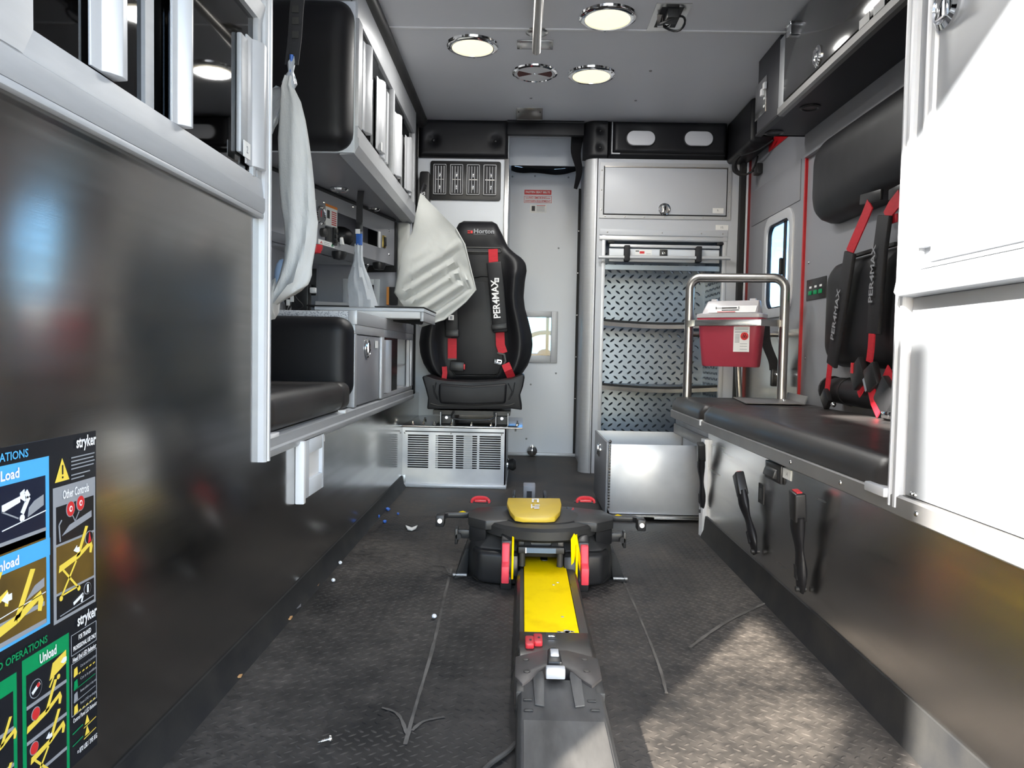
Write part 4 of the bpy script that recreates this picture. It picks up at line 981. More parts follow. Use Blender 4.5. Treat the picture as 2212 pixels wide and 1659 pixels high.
for k in range(5):
    x = -.95 + .012*k; pts = [(x+.02,2.93,.86+.015*(k % 3)),(x-.01+.02*random.random(),2.92,.83),(x+.03*random.random(),2.93,.79),(x+.02*random.random(),2.92,.765),(x+.06+.02*k,2.94,.756)]
    t = obj('charging_cable', B().tube(smooth_path(pts,5), .0035, 6), 'black_rubber', label='black charging cable tangled on the counter, %s of five' % ('leftmost','second from the left','middle','second from the right','rightmost')[k], cat='cable', group='charging cables')
for k, (x, z) in enumerate(((-.93,.80),(-.915,.815))):
    obj('cable_tag', B().box(x-.007,x+.007,2.915,2.922,z-.012,z+.012), 'paper', label='white paper tag on a charging cable, ' + ('left' if k == 0 else 'right') + ' of two', cat='tag', bev=.001)
p = at(851,568,Y=2.9)
bk = thing('belt_buckle', 'small black clip hanging above the counter tray', 'clip', at(785,580,Y=3.3))
c = at(784,575,Y=3.3)
obj('clip', B().hexa([c+V((-.012,0,-.05)),c+V((.006,0,-.05)),c+V((.006,.015,-.05)),c+V((-.012,.015,-.05))],[c+V((-.004,0,.01)),c+V((.026,0,.01)),c+V((.026,.015,.01)),c+V((-.004,.015,.01))]), 'black_plastic', bk, bev=.004)
obj('ring', B().ball(c+V((.022,0,.008)), .008), 'chrome', bk)

# ------------------------------------------------------------------ hanging straps in protective sleeves
def blob_ring(c, rx, ry, n=16, wob=0.0, ph=0.0):
    return [V((c[0]+rx*math.cos(2*math.pi*i/n)*(1+wob*math.sin(3*i+ph)), c[1]+ry*math.sin(2*math.pi*i/n)*(1+wob*math.cos(2*i+ph)), c[2])) for i in range(n)]
hs = thing('sleeved_strap', 'long white sleeved belt hanging from the ceiling in front of the left pad', 'strap', (-.55,1.75,.70))
obj('webbing', B().ribbon([at(648,-60,Y=1.75), at(640,30,Y=1.75), at(637,80,Y=1.75), at(630,140,Y=1.75)], (.016,0,0), .003), 'black_webbing', hs)
for py in (20,45,75):
    c = at(638,py,Y=1.747); obj('stitching', B().box(c.x-.008,c.x+.008,c.y-.001,c.y,c.z-.008,c.z+.008), 'dark_grey_plastic', hs)
c = at(629,148,Y=1.75)
obj('blue_tie', B().tube([c+V((.002,-.004,.030)), c, c+V((-.003,.0,-.025))], .0045, 8), 'blue_plastic', hs)
obj('film_knot', B().loft([blob_ring(at(x,y,Y=1.75), r, r*.8, 12, .25, y) for x, y, r in ((634,122,.003),(630,135,.009),(628,155,.006),(626,168,.012),(624,180,.017),(624,196,.011))]), 'plastic_film', hs, ang=60)
OUT = [(626,168,8),(622,190,13),(628,220,22),(632,260,28),(634,300,33),(638,350,36),(641,400,38),(645,450,38),(650,480,37),(650,520,34),(645,560,32),(638,590,36),(628,618,46),(612,640,58),(600,655,66)]
rings = []
for k, (px, py, hw) in enumerate(OUT):
    c = at(px, py, Y=1.75); w = hw*1.75/F_PX; tilt = max(0, (py-560)/95.0)*.045
    r_ = []
    for i in range(24):
        a = 2*math.pi*i/24; q = .018 + .006*math.sin(5*a+k*.7)
        r_.append(V((c.x + w*math.cos(a), c.y + q*math.sin(a)*(1+.25*math.sin(7*a+k)), c.z + tilt*math.cos(a))))
    rings.append(r_)
obj('sleeve', B().loft(rings), 'sleeve_fabric', hs, ang=70)
c = at(596,645,Y=1.75); rings = []
for k in range(8):
    u = k/7; p = V((c.x - .10*u, c.y + .02*u, c.z - .022*math.sin(u*2)))
    rings.append([p + V((.0, .03*math.cos(2*math.pi*i/18), (.045-.015*u)*math.sin(2*math.pi*i/18)*(1+.10*math.sin(4*i+k)))) for i in range(18)])
obj('folded_end', B().loft(rings), 'sleeve_fabric', hs, ang=70)
obj('blue_patch', B().ball(at(610,600,Y=1.765), .020, .018, .045), 'blue_tint_film', hs)
h3 = thing('plastic_wrap', 'crumpled clear plastic wrap caught behind the sleeved belt', 'wrap', (-.62,1.80,1.10))
rings = []
for k, (px, py, r) in enumerate(((612,205,.014),(598,215,.022),(588,232,.030),(575,255,.030))):
    p = at(px, py, Y=1.82); rings.append([p + V((r*.4*math.cos(2*math.pi*i/14), r*math.cos(2*math.pi*i/14+1)*(1+.4*math.sin(5*i+k)), r*math.sin(2*math.pi*i/14)*(1+.35*math.sin(4*i+2*k)))) for i in range(14)])
obj('film', B().loft(rings), 'plastic_film', h3, ang=25)
s2 = thing('bagged_belt', 'black belt hanging below the cabinet with its end in a clear bag', 'seat belt', (-.63,2.9,.76))
obj('webbing', B().ribbon([at(780,412,Y=2.9), at(777,440,Y=2.9), at(776,500,Y=2.9)], (.0125,0,0), .003), 'black_webbing', s2)
obj('tongue', B().ribbon([at(776,480,Y=2.897), at(775,500,Y=2.897)], (.013,0,0), .008), 'black_plastic', s2, bev=.002)
obj('white_tab', B().ribbon([at(773,495,Y=2.894), at(773,505,Y=2.894)], (.009,0,0), .006), 'white_plastic', s2)
obj('blue_clip', B().ribbon([at(776,505,Y=2.896), at(776,530,Y=2.896)], (.012,0,0), .010), 'blue_plastic', s2, bev=.002)
rings = []
for k, (px, py, hw) in enumerate(((775,527,9),(774,545,9),(774,562,10),(774,578,14),(776,600,22),(780,625,28),(783,648,31),(784,664,32))):
    p = at(px, py, Y=2.9); w = hw*2.9/F_PX
    rings.append([V((p.x + w*math.cos(2*math.pi*i/22)*(1+.08*math.sin(5*i+k)), p.y + w*.55*math.sin(2*math.pi*i/22)*(1+.18*math.sin(4*i+k)), p.z)) for i in range(22)])
obj('bag', B().loft(rings), 'plastic_film', s2, ang=30)
# ------------------------------------------------------------------ front bulkhead, left half: pad, air vents, belt reel
def dimple_pad(x0, x1, z0, z1, yb, th, dims, r=.022, dr=.035, dd=.02, nu=40, nv=20):
    def fn(u, v):
        x = x0+(x1-x0)*u; z = z0+(z1-z0)*v
        e = min(min(u,1-u)*(x1-x0), min(v,1-v)*(z1-z0)); k = min(1, e/r); d = math.sqrt(max(0, 1-(1-k)**2))
        y = yb - th*(.25+.75*d)
        for cx, cz in dims:
            q = ((x-cx)**2 + (z-cz)**2)/dr**2; y += dd*math.exp(-q*2.2)
        return V((x, y, z))
    return B().slab(fn, nu, nv, lambda p: V((p.x, yb, p.z)))
a, b = at(905,262,Y=3.83), at(1097,341,Y=3.83)
hp = thing('headliner_pad', 'black buttoned vinyl pad above the air vents', 'pad', ((a.x+b.x)/2,3.84,b.z))
c1, c2 = at(936,302,Y=3.83), at(1070,304,Y=3.83)
obj('cover', dimple_pad(a.x,b.x,b.z,CZ-.003,3.86,.035,[(c1.x,c1.z),(c2.x,c2.z)]), 'black_vinyl', hp, ang=60)
for c in (c1, c2): obj('button', B().ball((c.x,3.838,c.z), .009, .006, .009), 'black_plastic', hp)
obj('edge_bead', B().box(a.x-.008,a.x,3.835,3.86,b.z,CZ-.02), 'steel_bright', hp)
a, b = at(930,347,Y=3.852), at(1081,434,Y=3.852)
vp = thing('air_vent_panel', 'black dashboard panel with four louvred air vents', 'air vent', ((a.x+b.x)/2,3.85,b.z))
obj('plate', B().prism(rrect(a.x,b.x,b.z,a.z,.012), 'y', 3.850, 3.860), 'black_plastic', vp, bev=.002)
for k in range(4):
    xa = a.x + .016 + k*(b.x-a.x-.020)/4; xb = xa + .068; za, zb = b.z+.026, a.z-.018
    v = obj('vent', ring(rrect(xa,xb,za,zb,.004,2), rrect(xa+.006,xb-.006,za+.006,zb-.006,.003,2), 'y', 3.842, 3.850), 'black_plastic', vp, bev=.001)
    obj('recess', B().box(xa+.005,xb-.005,3.8495,3.8502,za+.005,zb-.005), 'dark_interior', v)
    obj('bezel', ring(rrect(xa+.001,xb-.001,za+.001,zb-.001,.004,2), rrect(xa+.0035,xb-.0035,za+.0035,zb-.0035,.003,2), 'y', 3.8405, 3.8425), 'aluminium', v)
    t0 = .006 if k == 3 else 0
    for j in range(4):
        xx = xa+.012+t0+j*.0145; obj('louvre', B().obox((xx,3.846,(za+zb)/2), (.0016,.001,0), (0,.004,0), (0,0,(zb-za)/2-.010)), 'aluminium', v)
    for z in ((za*.75+zb*.25),(za*.35+zb*.65)): obj('thumb_tab', B().ball(((xa+xb)/2+t0,3.842,z), .005, .004, .016, 10, 6), 'chrome', v)
    obj('cross_bar', B().box(xa+.010,xb-.010,3.843,3.846,(za+zb)/2-.0012,(za+zb)/2+.0012), 'steel_tube', v)
a, b = at(907,370,Y=3.80), at(927,440,Y=3.80)
rl = thing('belt_reel', 'black belt retractor in the left front corner', 'belt reel', (a.x,3.82,b.z))
obj('housing', B().prism(rrect(a.x,b.x,b.z-.10,a.z,.012), 'y', 3.795, 3.858), 'black_plastic', rl, bev=.004)
text('lettering', 'RS', .026, (a.x+.020,3.7945,b.z+.045), (0,0,1), (-1,0,0), 'ink_white', rl, 'CENTER', .0008)
obj('trim_7', B().box(-.585,-.560,3.80,3.86,.285,1.79), 'black_rubber', kind='structure', label='black rubber corner seal between left cabinets and bulkhead', cat='trim', bev=.006)

# ------------------------------------------------------------------ louvred heater console under the captain seat
hc = thing('heater_console', 'low steel heater box with louvred front under the captain seat', 'heater box', (-.32,3.6,0))
X0, X1, Y0, Z1 = -.558, -.070, 3.345, .272
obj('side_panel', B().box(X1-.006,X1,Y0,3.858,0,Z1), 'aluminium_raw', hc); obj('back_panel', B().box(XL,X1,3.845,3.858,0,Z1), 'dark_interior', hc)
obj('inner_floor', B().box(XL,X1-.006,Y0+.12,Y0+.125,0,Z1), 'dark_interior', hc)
ca = [at(881,940,Y=Y0), at(926,940,Y=Y0), at(941,940,Y=Y0), at(979,940,Y=Y0), at(985,940,Y=Y0), at(1031,940,Y=Y0), at(1036,940,Y=Y0), at(1082,940,Y=Y0)]
zt, zb_ = .243, .088
mb = B().box(XL,ca[0].x,Y0,Y0+.004,.0,Z1).box(ca[7].x,X1,Y0,Y0+.004,0,Z1).box(ca[0].x,ca[7].x,Y0,Y0+.004,0,zb_).box(ca[0].x,ca[7].x,Y0,Y0+.004,zt,Z1)
for i in (1,3,5): mb.box(ca[i].x,ca[i+1].x,Y0,Y0+.004,zb_,zt)
obj('front_sheet', mb, 'aluminium_raw', hc)
n = 15; dz = (zt-zb_)/n
for i in (0,2,4,6):
    base = None
    for j in range(n):
        zz = zb_ + dz*j + dz*.62
        if base is None:
            base = obj('slat', B().box(ca[i].x,ca[i+1].x,Y0+.0005,Y0+.0035,zb_+dz*.62,zb_+dz), 'aluminium_raw', hc)
        else:
            o = base.copy(); COL.objects.link(o); o.parent = hc; o.location = (0,0,dz*j)
for x in (.5*(ca[1].x+ca[2].x)+.006, .5*(ca[4].x+ca[5].x)+.006): obj('inner_stay', B().box(x-.02,x+.02,Y0+.012,Y0+.02,.06,.26), 'aluminium', hc)
obj('top_gap', B().box(X0+.03,X1-.01,Y0-.001,Y0+.002,.252,.257), 'dark_interior', hc)
obj('bottom_moulding', B().box(XL,X1+.006,Y0-.014,Y0+.002,.0,.018), 'aluminium_bright', hc, bev=.004)
obj('bottom_moulding', B().box(X1,X1+.006,Y0-.014,3.85,.0,.018), 'aluminium_bright', hc, bev=.002)
for x in (-.53,-.32,-.09): obj('screw', B().lathe([(.004,0),(.003,.002),(0,.003)], (x,Y0,.247), (0,-1,0), 10), 'steel_tube', hc)
obj('corner_tab', B().box(XL,XL+.016,Y0-.006,Y0,.02,.055), 'aluminium_raw', hc, bev=.001)
obj('top_plate', B().box(-.59+.05,.005,Y0-.012,3.858,.275,.282), 'steel_bright', hc, bev=.002)
for x, y in ((-.50,3.38),(-.45,3.38),(-.40,3.37),(-.32,3.38),(-.23,3.38),(-.14,3.38),(-.47,3.58),(-.02,3.50),(-.02,3.42)):
    obj('bolt', B().cyl((x,y,.282),(x,y,.289), .007, 6).cyl((x,y,.289),(x,y,.298), .004, 8), 'chrome', hc)
obj('bolt_tail', B().cyl((-.028,3.40,.275),(-.028,3.40,.258), .005, 8), 'chrome', hc)
t = thing('door_stop', 'dark round bump stop beside the heater box', 'door stop', (-.04,3.62,.0))
obj('base', B().lathe([(.03,0),(.03,.006),(.02,.01)], (-.068,3.56,.08), (1,0,0), 18), 'chrome', t); obj('bumper', B().lathe([(.02,.008),(.028,.02),(.030,.032),(.02,.044),(0,.046)], (-.068,3.56,.08), (1,0,0), 18), 'dark_grey_plastic', t)

# ------------------------------------------------------------------ captain seat
cs_ = thing('captain_seat', 'black rear-facing captain seat with red four-point harness', 'seat', (-.235,3.6,.285))
xc = -.235; YS = 3.62
PR = [(1062,474),(1073,480),(1083,500),(1097,530),(1112,544),(1128,555),(1136,567),(1138,582),(1134,605),(1131,640),(1134,665),(1142,692),(1149,722),(1151,745),(1148,768),(1140,790),(1128,808),(1110,822)]
prof = [(at(px, py, Y=YS).z, at(px, py, Y=YS).x - xc) for px, py in PR]
def hw(z):
    if z >= prof[0][0]: return prof[0][1]
    for (za, wa), (zb, wb) in zip(prof, prof[1:]):
        if za >= z >= zb: return wa + (wb-wa)*(za-z)/max(za-zb, 1e-6)
    return prof[-1][1]
zT, zB = prof[0][0], prof[-1][0]-.02
def seat_front(u, v):
    z = zB + (zT-zB)*v; s = 2*u-1; w = hw(z); a_ = abs(s)
    edge = max(0.0, 1-a_**7)**.5; vert = max(0.0, 1-abs(2*v-1)**14)**.5
    bol = .060*math.exp(-((a_-.80)/.15)**2) * min(1, max(0, (1.12-z)/.12))
    head = .020*math.exp(-((z-1.19)/.07)**2) * (1-a_**4)
    return V((xc + s*w, YS + .055 - (.045 + bol + head)*edge*vert, z))
obj('backrest', B().slab(seat_front, 40, 60, lambda p: V((p.x*.96+xc*.04, YS+.13, p.z))), 'black_vinyl', cs_, ang=60)
def sf(px, py, out=0.0):
    """a point just proud of the seat back at a pixel"""
    p = at(px, py, Y=YS)
    for _ in range(3):
        u = ((p.x-xc)/hw(p.z)+1)/2; u = min(max(u, .02), .98); y = seat_front(u, (p.z-zB)/(zT-zB)).y; p = at(px, py, Y=y-out)
    return p
pan = [(1010,612),(1040,607),(1068,612),(1080,650),(1085,720),(1086,780),(1078,806),(1070,810),(985,810),(976,800),(974,740),(980,680),(995,630)]
P = [sf(px, py) for px, py in pan]; yy = min(p.y for p in P)-.003
obj('centre_panel', B().prism([(p.x,p.z) for p in P], 'y', yy, yy+.02), 'black_vinyl', cs_, bev=.004, seg=3)
P = [sf(px, py) for px, py in ((976,800),(985,812),(1072,812),(1086,785))]
obj('panel_piping', B().tube([p+V((0,-.004,0)) for p in P], .004, 8), 'black_plastic', cs_)
P = [sf(px, py) for px, py in ((1008,548),(1070,550),(1078,585),(1074,600),(1040,598),(1008,605))]; yy = min(p.y for p in P)-.002
obj('shoulder_panel', B().prism([(p.x,p.z) for p in P], 'y', yy, yy+.02), 'black_vinyl', cs_, bev=.004, seg=3)
a, b = sf(1003,533), sf(1084,547)
yy = min(a.y,b.y)-.006
g = obj('belt_slot', ring(rrect(a.x-.10,b.x,b.z,a.z,.010,4), rrect(a.x-.09,b.x-.006,b.z+.007,a.z-.007,.004,4), 'y', yy, yy+.03), 'dark_grey_plastic', cs_, bev=.002)
obj('slot_recess', B().box(a.x-.095,b.x-.004,yy+.004,yy+.02,b.z+.004,a.z-.004), 'dark_interior', g)
c = sf(1030,500); yy = c.y - .0035
text('lettering', 'Horton', .030, (at(1023,500,Y=yy).x, yy, c.z), (1,0,0), (0,0,1), 'ink_grey', cs_, 'LEFT', .0006, 1.1)
mb = B()
for (px0, px1, py0, py1) in ((1010,1016,498,500),(1010,1016,502,504),(1017,1021,498,504)): 
    p, q = at(px0,py0,Y=yy-.0006), at(px1,py1,Y=yy-.0006); mb.box(p.x,q.x,yy-.0008,yy-.0002,p.z,q.z)
obj('logo_mark', mb, 'ink_red', cs_); p, q = at(1023,506,Y=yy), at(1051,507,Y=yy); obj('logo_rule', B().box(p.x,q.x,yy-.0008,yy-.0002,p.z,q.z), 'ink_grey', cs_)
# harness, right side
def strap(name, pix, hwid, th, m, parent, out, bev=0.0, ang=38):
    P = [sf(px, py, out) for px, py in pix]; wv = []
    for k in range(len(P)):
        d = (P[min(k+1,len(P)-1)]-P[max(k-1,0)]).normalized(); wv.append(V((d.z,0,-d.x)).normalized()*hwid*(-1 if d.z > 0 else 1))
    return obj(name, B().ribbon(P, wv, th), m, parent, bev=bev, ang=ang)
strap('red_strap', [(1065,538),(1066,568)], .0225, .004, 'red_webbing', cs_, .022)
hp2 = strap('shoulder_pad', [(1067,566),(1073,620),(1078,680),(1081,718)], .036, .016, 'black_vinyl', cs_, .040, .006)
a, b = sf(1075,688,.0555), sf(1068,600,.0555)
up_ = (b-a).normalized()
text('lettering', 'PER4MAX', .046, a, up_, V((-up_.z,0,up_.x)), 'ink_white', hp2, 'LEFT', .0010, 1.0, .004, fit=.185)
c = at(1073,605,Y=a.y-.004); obj('logo_mark', B().box(c.x-.011,c.x+.011,c.y-.001,c.y,c.z-.010,c.z+.010), 'ink_white', hp2); obj('logo_mark', B().box(c.x-.006,c.x+.006,c.y-.002,c.y-.001,c.z-.006,c.z+.006), 'ink_grey', hp2)
strap('pad_cuff', [(1078,700),(1079,712)], .037, .020, 'black_plastic', cs_, .044, .004)
strap('red_strap', [(1080,716),(1081,745),(1087,763)], .0215, .004, 'red_webbing', cs_, .030)
strap('adjuster', [(1074,762),(1090,766),(1092,780),(1086,790)], .004, .008, 'black_plastic', cs_, .030)
tg = strap('buckle_tongue', [(1068,780),(1084,783)], .013, .004, 'chrome', cs_, .036, .001); 
c = sf(1080,781,.040); obj('tongue_slot', B().box(c.x-.010,c.x+.006,c.y-.0015,c.y-.0005,c.z-.005,c.z+.004), 'ink_black', tg)
strap('red_strap', [(1092,786),(1098,800),(1106,818)], .020, .004, 'red_webbing', cs_, .030)
hp3 = strap('shoulder_pad', [(975,660),(976,690),(977,728)], .031, .016, 'black_vinyl', cs_, .036, .006)
c = sf(975,686,.0495); obj('logo_mark', B().box(c.x-.014,c.x+.012,c.y-.001,c.y,c.z-.012,c.z+.012), 'ink_white', hp3); obj('logo_mark', B().box(c.x-.007,c.x+.006,c.y-.002,c.y-.001,c.z-.007,c.z+.007), 'ink_grey', hp3)
strap('pad_cuff', [(977,712),(977,728)], .032, .020, 'black_plastic', cs_, .040, .004)
strap('red_strap', [(977,731),(977,755),(977,776)], .0215, .004, 'red_webbing', cs_, .030)
strap('adjuster', [(968,776),(986,776)], .004, .008, 'black_plastic', cs_, .034)
bu = strap('buckle', [(972,790),(1003,793)], .0235, .020, 'black_plastic', cs_, .040, .005)
c = sf(1003,792,.045); obj('release_button', B().box(c.x-.004,c.x+.004,c.y-.008,c.y+.008,c.z-.014,c.z+.012), 'red_plastic', bu, bev=.002)
strap('red_strap', [(960,792),(961,806),(959,820)], .012, .004, 'red_webbing', cs_, .030)
# seat cushion
YC = 3.37
pts = [(911,814),(918,811),(940,819),(965,823),(1020,825),(1075,823),(1105,818),(1128,809),(1134,813),(1130,835),(1123,855),(1128,886),(1105,883),(1025,884),(940,884),(922,884),(924,860),(919,840)]
P = [at(px, py, Y=YC) for px, py in pts]
obj('seat_cushion', B().prism([(p.x,p.z) for p in P], 'y', YC, YC+.27), 'black_vinyl', cs_, bev=.014, seg=4)
P = [at(px, py, Y=YC-.012) for px, py in ((948,828),(1020,834),(1095,828),(1094,850),(1092,872),(1020,876),(950,872),(947,850))]
obj('cushion_front', B().prism([(p.x,p.z) for p in P], 'y', YC-.014, YC+.02), 'black_vinyl', cs_, bev=.012, seg=4)
P = [at(px, py, Y=YC-.006) for px, py in ((930,872),(945,876),(1020,878),(1100,876),(1112,872))]
obj('piping', B().tube(P, .003, 6), 'dark_grey_plastic', cs_)
for pix in (((942,826),(938,845),(946,864)),((935,832),(938,850),(944,862)),((1098,828),(1106,846),(1098,864)),((1112,826),(1108,848),(1100,862))):
    obj('seam', B().tube([at(px, py, Y=YC-.002) for px, py in pix], .0028, 6), 'black_plastic', cs_)
# seat slides
for x in (at(967,890,Y=3.45).x, at(1085,890,Y=3.45).x):
    g = obj('slide_rail', B().box(x-.026,x+.026,3.41,3.78,.285,.325), 'dark_grey_plastic', cs_, bev=.003)
    for dx in (-.030,.026): obj('bracket', B().box(x+dx,x+dx+.004,3.405,3.50,.283,.34), 'aluminium', g)
    obj('bolt', B().cyl((x,3.40,.315),(x,3.41,.315), .007, 8), 'chrome', g)
P = [at(963+17,888,Y=3.40), at(982,905,Y=3.39), at(1060,906,Y=3.39), at(1068,890,Y=3.40)]
obj('slide_handle', B().tube(smooth_path(P,4), .005, 8), 'black_plastic', cs_)
obj('lower_frame', B().box(xc-.18,xc+.18,3.44,3.70,.325,.345), 'black_plastic', cs_)
# ------------------------------------------------------------------ hanging grey cloth
OC = [(908,416),(985,494),(1004,528),(1028,626),(1006,652),(960,690),(908,706),(903,700),(880,672),(851,632),(870,542),(890,500)]
P = [at(px, py, Y=3.30) for px, py in OC]
mb = B(); ctr = sum(P, V((0,0,0)))/len(P)
def pleat(p):
    # pleats run from lower left to upper right
    q = (p.x*.56 - p.z*.83); t = min(1, max(0, (q + 1.16)/.16)); 
    w = q*118; s_ = math.sin(w); return .012*math.copysign(abs(s_)**.7, s_)*t + .006*math.sin(q*37+1) + .010*math.sin(p.x*14)
N = 26; rings = []
out_ = []
for k in range(len(P)):
    for j in range(5): out_.append(P[k].lerp(P[(k+1) % len(P)], j/5))
vs = []; fs = []; M_ = len(out_)
for r in range(N+1):
    for p in out_:
        q = ctr.lerp(p, max(r/N, .001)); e = 1-(r/N)**10; vs.append(V((q.x, q.y + pleat(q)*e, q.z)))
for r in range(N):
    for k in range(M_): fs.append((r*M_+k, r*M_+(k+1) % M_, (r+1)*M_+(k+1) % M_, (r+1)*M_+k))
nv = len(vs); vs += [v + V((0,.006,0)) for v in vs]; fs += [tuple(i+nv for i in reversed(f)) for f in fs]
fs += [(N*M_+k, N*M_+(k+1) % M_, nv+N*M_+(k+1) % M_, nv+N*M_+k) for k in range(M_)]
cl_ = thing('cloth', 'pale grey pleated cloth hanging over the left half of the captain seat', 'cloth', (-.38,3.30,.70))
obj('sheet', B().add(vs, fs), 'cloth_grey', cl_, ang=60)
obj('hem', B().tube([p + V((0,-.002,0)) for p in out_[5:35]], .0028, 6), 'cloth_grey', cl_)
c = at(908,418,Y=3.30); obj('cord', B().tube([c, c+V((-.02,.25,.10)), c+V((-.04,.48,.14))], .004, 6), 'black_webbing', cl_)

# ------------------------------------------------------------------ front bulkhead, right half
fc = thing('front_cabinet', 'tall white bulkhead cabinet with latched door over open tread-plate shelves', 'cabinet', (.72,4.1,0))
pr = [(.300,3.90)] + [(.352+.050*math.cos(math.radians(a)), 3.892+.052*math.sin(math.radians(a))) for a in range(180,271,15)] + [(.366,3.84),(.366,3.90)]
obj('corner_column', B().prism(pr, 'z', 0, 1.62), 'aluminium', fc, ang=20)
obj('column_edge', B().box(.352,.362,3.834,3.842,0,1.62), 'aluminium_bright', fc, bev=.002)
ox0, ox1, oz0, oz1 = .412, 1.012, .212, 1.205
mb = B().box(.362,ox0,YB,YB+.015,0,1.62).box(ox1,1.088,YB,YB+.015,0,1.62).box(ox0,ox1,YB,YB+.015,oz1,1.62).box(ox0,ox1,YB,YB+.015,0,oz0)
obj('face', mb, 'cabinet_white', fc)
obj('inner_jamb', B().box(.395,.412,3.836,3.842,.21,1.24), 'aluminium_bright', fc, bev=.001)
obj('inner_jamb', B().box(1.012,1.032,3.836,3.842,.21,1.24), 'aluminium_bright', fc, bev=.001)
obj('compartment', B().box(ox0-.01,ox0,YB+.015,4.22,.10,1.24).box(ox1,ox1+.01,YB+.015,4.22,.10,1.24).box(ox0,ox1,YB+.015,4.22,1.23,1.24).box(ox0,ox1,YB+.015,4.22,.10,.11), 'tread_plate', fc)
obj('rear_plate', B().box(ox0,ox1,4.20,4.21,.11,1.23), 'tread_plate', fc)
def plate_lugs(x0, x1, z0, z1, y, pitch=.050):
    mb = B(); j = 0; z = z0
    while z < z1:
        i = 0; x = x0 + (pitch/2 if j % 2 else 0)
        while x < x1:
            a = math.radians(38 if j % 2 else -38); d = V((math.cos(a),0,math.sin(a))); n = V((-d.z,0,d.x)); c = V((x,y,z)); l, w, h = .0165, .0052, .0040
            mb.add([c-d*l, c-d*l*.45+n*w, c+d*l*.45+n*w, c+d*l, c+d*l*.45-n*w, c-d*l*.45-n*w, c-d*l*.5+V((0,-h,0)), c+d*l*.5+V((0,-h,0))], LUG_F); x += pitch; i += 1
        z += pitch*.6; j += 1
    return mb
obj('tread_pattern', plate_lugs(ox0+.015, ox1-.015, .13, 1.20, 4.1995), 'tread_plate', fc, ang=20, kind='stuff')
mb = B()
z = .15
for xx, s in ((ox1, -1),):
    for k in range(36):
        for j in range(9):
            c = V((xx-.0005, YB+.04+j*.035, .14+k*.030)); a = math.radians(45 if (k+j) % 2 else -45); d = V((0,math.cos(a),math.sin(a))); n = V((0,-d.z,d.y)); l, w, h = .0115,.004,.0022
            mb.add([c-d*l, c-d*l*.45+n*w, c+d*l*.45+n*w, c+d*l, c+d*l*.45-n*w, c-d*l*.45-n*w, c-d*l*.5+V((-h,0,0)), c+d*l*.5+V((-h,0,0))], LUG_F)
obj('tread_pattern', mb, 'tread_plate', fc, ang=20, kind='stuff')
for z, sag in ((.785,.012),(.452,.014)):
    n = 16
    lo = [(ox0 + (ox1-ox0)*k/n, YB+.03+.02*math.sin(math.pi*k/n)) for k in range(n+1)]
    g = obj('shelf', B().prism(lo + [(ox1,4.20),(ox0,4.20)], 'z', z, z+.006), 'tread_plate', fc)
    P = [V((x, y-.004, z-.004-sag*math.sin(math.pi*k/n))) for k, (x, y) in enumerate(lo)]
    obj('lip', B().ribbon(P, (0,0,.010), .004), 'steel_bright', g, ang=20)
    obj('black_edge', B().ribbon([p+V((0,-.003,.017)) for p in P], (0,0,.006), .003), 'black_rubber', g, ang=20)
obj('shutter_slat', B().box(ox0+.004,ox1-.004,3.87,3.885,1.06,1.085), 'tread_plate', fc)
# upper door
dx0, dx1, dz0, dz1 = .376, 1.045, 1.318, 1.600
obj('door_frame', B().box(dx0,dx0+.018,3.834,YB,dz0,dz1).box(dx1-.018,dx1,3.834,YB,dz0,dz1).box(dx0+.018,dx1-.018,3.834,YB,dz0,dz0+.016).box(dx0+.018,dx1-.018,3.834,YB,dz1-.018,dz1), 'aluminium', fc)
obj('door_gap', B().box(dx0+.016,dx1-.016,3.8385,YB,dz0+.014,dz1-.016), 'dark_interior', fc)
d = obj('door', B().box(dx0+.024,dx1-.024,3.830,3.8385,dz0+.022,dz1-.026), 'cabinet_white', fc, bev=.0015)
obj('hinge', B().box(dx0+.022,dx1-.022,3.829,3.8385,dz1-.025,dz1-.019), 'steel_tube', d)
c = at(1435,452,Y=3.83)
obj('latch_cup', B().lathe([(.031,0),(.031,.004),(.026,.007),(.023,.002),(0,.002)], (c.x,3.83,c.z), (0,-1,0), 26), 'chrome', d)
obj('latch_paddle', B().prism(rrect(c.x-.011,c.x+.011,c.z-.018,c.z+.021,.008), 'y', 3.820, 3.828), 'chrome', d, bev=.003)
for k in range(7): obj('screw', B().lathe([(.004,0),(.003,.002),(0,.003)], (dx0+.03+k*.10,3.834,dz0+.008), (0,-1,0), 8), 'steel_tube', fc)
for x in (dx0+.009, dx1-.009):
    for z in (1.36,1.46,1.56): obj('screw', B().lathe([(.004,0),(.003,.002),(0,.003)], (x,3.834,z), (0,-1,0), 8), 'steel_tube', fc)
obj('track_strip', B().box(.380,1.035,3.834,YB,1.232,1.262), 'cabinet_white', fc, bev=.002)
obj('track_strip', B().box(.380,1.035,3.832,YB,1.208,1.228), 'aluminium_bright', fc, bev=.002)
for x in (.42,.70,.90,1.01): obj('screw', B().lathe([(.004,0),(.003,.002),(0,.003)], (x,3.834,1.247), (0,-1,0), 8), 'steel_tube', fc)
number_label('9.', (dx1-.065,3.8295,dz0+.045), (1,0,0), (0,0,1), .055, .026, 'small label reading 9 on the upper bulkhead cabinet door')
number_label('10.', (1.005,3.8395,1.280), (1,0,0), (0,0,1), .065, .026, 'small label reading 10 above the roller bar')
